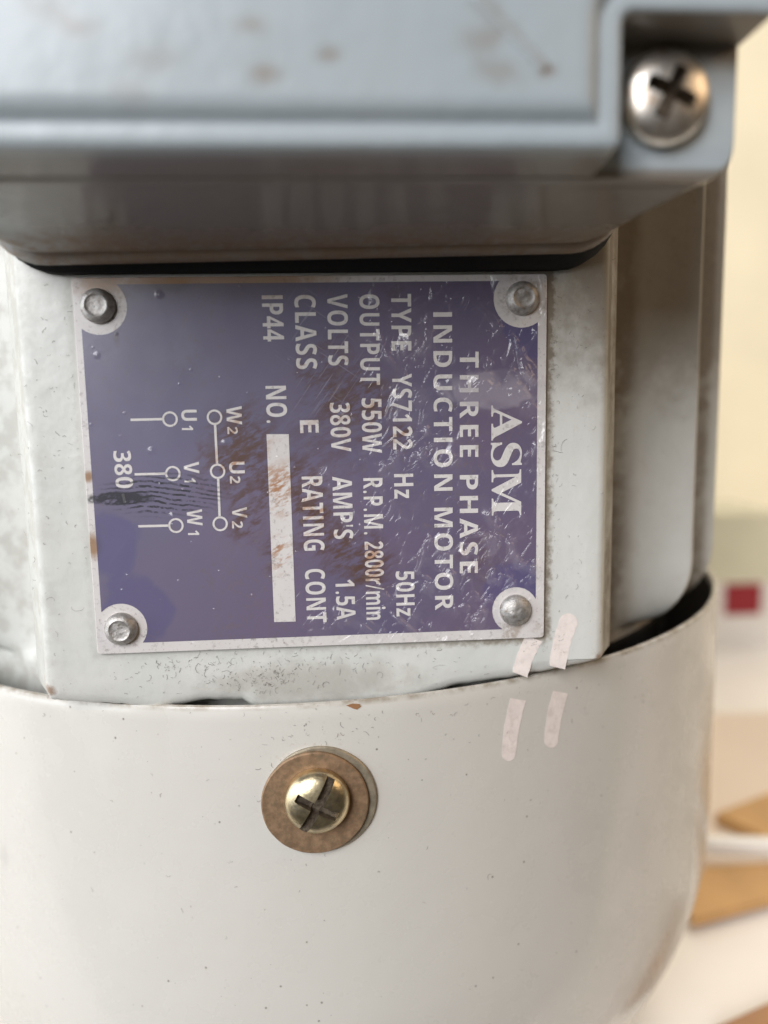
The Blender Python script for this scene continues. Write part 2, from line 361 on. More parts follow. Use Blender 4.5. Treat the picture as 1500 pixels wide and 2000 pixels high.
M = dict(
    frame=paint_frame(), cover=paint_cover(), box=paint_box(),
    blue=plate_mat('nameplate_blue_print', blue_base, False), white=plate_mat('nameplate_bare_white', white_base, True),
    rivet=simple('rivet_aluminium', (0.44, 0.425, 0.41), 0.52, 0.75, 0.2, 1.2, 0.10, alt=((0.24, 0.20, 0.16), 0.7)),
    washer=simple('washer_brown_zinc', (0.29, 0.185, 0.11), 0.55, 0.45, 0.22, 1.0, 0.05, alt=((0.19, 0.15, 0.09), 0.6)),
    washer_edge=simple('washer_pale_zinc', (0.36, 0.31, 0.23), 0.48, 0.6, 0.2, 1.0, 0.04),
    zinc=simple('yellow_zinc_screw', (0.66, 0.56, 0.36), 0.34, 1.0, 0.2, 0.8, 0.05, alt=((0.40, 0.36, 0.32), 0.5)),
    steel=simple('steel_screw', (0.82, 0.78, 0.72), 0.38, 1.0, 0.15, 0.5, 0.05, alt=((0.60, 0.38, 0.20), 0.6)),
    inside=simple('cover_inside_shade', (0.025, 0.022, 0.02), 0.7, 0, 0.2, 0.3),  # dark colour standing in for shade inside the fan cover
    recess=simple('screw_recess_dark', (0.17, 0.135, 0.10), 0.5, 0.7, 0.4, 1.5, 0.1),  # darker metal for the faces inside the screw slots
    rubber=simple('gasket_rubber', (0.006, 0.006, 0.006), 0.75, 0, 0.3, 0.6, 0.1, 0.25),
    mark=simple('paint_mark_white', (0.77, 0.69, 0.65), 0.42, 0, 0.05, 0.7, 0.06, alt=((0.48, 0.41, 0.36), 0.32)),
    lint=simple('lint', (0.10, 0.085, 0.07), 0.9),
    table=simple('table_white', (0.80, 0.77, 0.74), 0.35, 0, 0.03, 0.02),
    wall=simple('wall_cream', (0.86, 0.79, 0.60), 0.8, 0, 0.05, 0.008, 0.3),
    wood=simple('golden_wood', (0.50, 0.29, 0.115), 0.45, 0, 0.12, 0.05, 0.1),
    brown=simple('brown_wood', (0.33, 0.17, 0.08), 0.5, 0, 0.2, 0.05, 0.1),
    pink=simple('pink_beige_board', (0.72, 0.61, 0.53), 0.6, 0, 0.04, 0.01),
    plastic=simple('white_plastic', (0.75, 0.73, 0.70), 0.3, 0, 0.03, 0.02),
    red=simple('red_print', (0.27, 0.012, 0.022), 0.45, 0, 0.05, 0.05),
    sage=simple('sage_card', (0.62, 0.60, 0.46), 0.6, 0, 0.06, 0.03),
)

# ------------------------------------------------------------------ setting: table and wall
TABLE_Z = -114.0
def box_mesh(x0, x1, y0, y1, z0, z1):
    v = [(x, y, z) for x in (x0, x1) for y in (y0, y1) for z in (z0, z1)]
    return v, [(0, 1, 3, 2), (4, 6, 7, 5), (0, 4, 5, 1), (2, 3, 7, 6), (0, 2, 6, 4), (1, 5, 7, 3)]
t = build('table_top', *box_mesh(-500, 700, -14, 624.9, TABLE_Z - 30, TABLE_Z), M['table']); t['kind'] = 'structure'
w = build('wall', *box_mesh(-1500, 2200, 625, 700, -900, 1600), M['wall']); w['kind'] = 'structure'

# ------------------------------------------------------------------ the motor
motor = thing('induction_motor', (AX, AY, TABLE_Z), 'pale grey three phase induction motor with purple nameplate, terminal box and round fan cover', 'electric motor')

# --- frame: ribbed cast shell with a flat pad
def rib_radius(th):
    """radius of the ribbed shell; th in degrees from the front (-Y) side"""
    a = abs(th)
    if a < 24: return 70.2
    if a < 31: return 70.2 - 5.0 * (a - 24) / 7
    if a < 36: return 65.2
    if a < 45.9:
        u = (a - 36) / 9.9; return 65.2 + 9.0 * (0.35 * u + 0.65 * u ** 1.8)
    if a < 46.5: return 74.2
    if a < 47.6:
        u = (a - 46.5) / 1.1; return 74.2 - 8.0 * u * u * (3 - 2 * u)
    u = ((a - 47.6) % 12.6) / 12.6
    if u < 0.28: return 66.2
    if u < 0.90: v = (u - 0.28) / 0.62; return 66.2 + 8.1 * v ** 1.4
    v = (u - 0.90) / 0.1; return 74.3 - 8.1 * v * v * (3 - 2 * v)
ths = []
a = -180.0
while a < 180:
    ths.append(a); a += 0.3 if 44 < abs(a) < 62 else 1.2
zs = [-60, -40, -34, -31] + [-29.5 + 0.75 * k for k in range(22)] + [-12, -9, -5, 0, 8, 16, 24, 34, 50, 70, 95, 120]
rings = []
for z in zs:
    ring = []
    for th in ths:
        r = rib_radius(th)
        k = min(1, max(0, (z + 27.0) / 10.5)); k = math.sqrt(max(0, 1 - (1 - k) ** 2))      # ribs round off towards the fan end
        lowr = 66.0 if th > 0 else 67.5
        end = lowr if abs(th) > 29 else 68.2 - (68.2 - lowr) * max(0, (abs(th) - 25) / 4)
        r = end + (r - end) * k
        r += 0.16 * mnoise.noise((th * 0.16, z * 0.10, 3.1))
        q = math.radians(th)
        ring.append((AX + r * math.sin(q), AY - r * math.cos(q), z))
    rings.append(ring)
fm = Mesh(); fm.loft(rings)
# the pad: closed profile (X, Y) swept along Z, with a rough cast lower edge
right = [(32.45, 0.0), (32.95, 0.10), (33.3, 0.36), (33.55, 0.8), (34.6, 2.6), (35.9, 4.7), (36.5, 6.2), (36.8, 9.0), (37.1, 13.0), (37.6, 16.0), (38.8, 18.5), (39.2, 22.0)]
left = [(-x - 0.1 + 1.1, y) for x, y in right]
xs_mid = [-31 + 1.0 * k for k in range(63)]
prof = list(reversed(left)) + [(x, 0.0) for x in xs_mid] + right
prof_full = prof + [(20, 26), (-20, 26)]
def pad_bottom(x): 
    pts = [(-45, -26.3), (-33, -26.7), (-24, -27.7), (-19.5, -28.6), (-17.5, -28.0), (-14, -27.55), (-10, -27.75), (-8, -29.3), (8, -29.4), (12, -28.0), (15, -27.2), (22, -26.3), (28, -25.4), (33, -24.7), (45, -24.5)]
    for (a, za), (b, zb) in zip(pts, pts[1:]):
        if a <= x <= b:
            return za + (zb - za) * (x - a) / (b - a) + 0.15 * mnoise.noise((x * 0.5, 1.7, 0)) + 0.16 * mnoise.noise((x * 1.6, 5.7, 0))
    return -26.0
rings = []
for z in (None, 0.25, 0.8, 1.6) + tuple(range(-24, -8, 4)) + (-5, 0, 6, 12, 18, 24, 40, 70, 100, 118):
    ring = []
    for x, y in prof_full:
        zz = z; yy = y
        if z is None: zz = pad_bottom(x); yy = y + 1.3
        elif 0 < z < 2 and z != 0: zz = pad_bottom(x) + z; yy = y + {0.25: 0.75, 0.8: 0.30, 1.6: 0.06}[z]
        yy += 0.05 * mnoise.noise((x * 0.10, zz * 0.10, 8.0))
        ring.append((x, yy, zz))
    rings.append(ring)
rings = [rings[0], rings[1], rings[2], rings[3]] + [r for r in rings[4:]]
fm.loft(rings)
frame = fm.build('frame', M['frame'], motor, 35)

def patch(poly_px, fn, lift, thick=0.10):
    """flat-ish painted patch: outline in photo pixels laid on a surface, as a thin slab"""
    top = [fn(x, y, lift + thick) for x, y in poly_px]; bot = [fn(x, y, lift - 0.15) for x, y in poly_px]
    n = len(poly_px)
    return [tuple(p) for p in bot + top], [tuple(range(n)), tuple(range(2 * n - 1, n - 1, -1))] + [(i, (i + 1) % n, n + (i + 1) % n, n + i) for i in range(n)]
def stroke_outline(p0, p1, w0, w1, round0, round1, wob, seed):
    rnd = random.Random(seed); p0 = Vector(p0); p1 = Vector(p1); t = (p1 - p0).normalized(); s = Vector((-t.y, t.x))
    L = []; Rr = []; K = 10
    for k in range(K + 1):
        u = k / K; c = p0.lerp(p1, u) + s * 3 * math.sin(u * 3); w = (w0 + (w1 - w0) * u) / 2
        L.append(c + s * (w + rnd.uniform(-wob, wob))); Rr.append(c - s * (w + rnd.uniform(-wob, wob)))
    out = list(L)
    if round1: out += [p1 + s * 3 * math.sin(3) + (s * math.cos(q) + t * math.sin(q)) * w1 / 2 for q in [math.pi * j / 8 for j in range(1, 8)]]
    out += list(reversed(Rr))
    if round0: out += [p0 + (-s * math.cos(q) - t * math.sin(q)) * w0 / 2 for q in [math.pi * j / 8 for j in range(1, 8)]]
    return [(p.x, p.y) for p in out]
on_pad = lambda x, y, l: on_plane(x, y, -l)
on_cov = lambda x, y, l: on_cover(x, y, COVER_R + l)
for p0, p1, w0, w1, r0, r1, sd in (((1043, 1247), (1016, 1318), 34, 31, False, False, 1), ((1110, 1216), (1089, 1304), 36, 32, True, False, 2)):
    v, f = patch(stroke_outline(p0, p1, w0, w1, r0, r1, 0.8, sd), on_pad, 0.02, 0.015)
    build('paint_mark', v, f, M['mark'], frame, None)['label'] = 'white touch-up paint stroke on the pad'

# --- nameplate
plate_px = [(142, 545), (1068, 535), (1060, 1242), (192, 1277)]
X0, X1, Z0, Z1 = -26.05, 26.05, -21.0, 21.0
PT = 0.5          # plate thickness
def arc(c, r, a0, a1, n): return [(c[0] + r * math.cos(math.radians(a0 + (a1 - a0) * k / n)), c[1] + r * math.sin(math.radians(a0 + (a1 - a0) * k / n))) for k in range(n + 1)]
out = arc((X1 - .4, Z1 - .4), .4, 0, 90, 4) + arc((X0 + .4, Z1 - .4), .4, 90, 180, 4) + arc((X0 + .4, Z0 + .4), .4, 180, 270, 4) + arc((X1 - .4, Z0 + .4), .4, 270, 360, 4)
pm = Mesh()
pm.loft([[(x, 0.35, z) for x, z in out], [(x, -PT + 0.08, z) for x, z in out], [(x * 0.9975, -PT, z * 0.997) for x, z in out]])
plate = pm.build('nameplate', M['white'], motor, None)
plate['label'] = 'purple metal nameplate with white lettering under wrinkled clear film'
riv = [on_plane(x, y, -PT) for x, y in ((192, 598), (1019, 583), (237.5, 1227), (1006, 1191))]
halo = [3.05, 3.2, 2.9, 2.75]
# blue print: rectangle minus a disc round each rivet
bl = on_plane(160, 650, -PT).x; br = on_plane(1049, 800, -PT).x; bt = on_plane(600, 552, -PT).z; bb = on_plane(600, 1243, -PT).z
def cut(c, r, start, end):
    """arc of the circle c between an x-edge hit and a z-edge hit"""
    a0 = math.atan2(start[1] - c.z, start[0] - c.x); a1 = math.atan2(end[1] - c.z, end[0] - c.x)
    a1 = min((a1 + 2 * math.pi * k for k in (-2, -1, 0, 1, 2) if abs(a1 + 2 * math.pi * k - a0) < 2 * math.pi),
             key=lambda q: math.hypot(c.x + r * math.cos((a0 + q) / 2), c.z + r * math.sin((a0 + q) / 2)))
    return [(c.x + r * math.cos(a0 + (a1 - a0) * k / 16), c.z + r * math.sin(a0 + (a1 - a0) * k / 16)) for k in range(17)]
def hit_z(c, r, x, sgn): return c.z + sgn * math.sqrt(max(r * r - (x - c.x) ** 2, 0))
def hit_x(c, r, z, sgn): return c.x + sgn * math.sqrt(max(r * r - (z - c.z) ** 2, 0))
tl, tr, bL, bR = riv
outline = cut(tl, halo[0], (bl, hit_z(tl, halo[0], bl, -1)), (hit_x(tl, halo[0], bt, 1), bt))
outline += cut(tr, halo[1], (hit_x(tr, halo[1], bt, -1), bt), (br, hit_z(tr, halo[1], br, -1)))
outline += cut(bR, halo[3], (br, hit_z(bR, halo[3], br, 1)), (hit_x(bR, halo[3], bb, -1), bb))
outline += cut(bL, halo[2], (hit_x(bL, halo[2], bb, 1), bb), (bl, hit_z(bL, halo[2], bl, 1)))
pb = Mesh(); n = len(outline)
pb.add([(x, -PT - 0.03, z) for x, z in outline], [tuple(range(n))])
build('printed_panel', pb.v, pb.f, M['blue'], plate)['label'] = 'purple blue printed field'

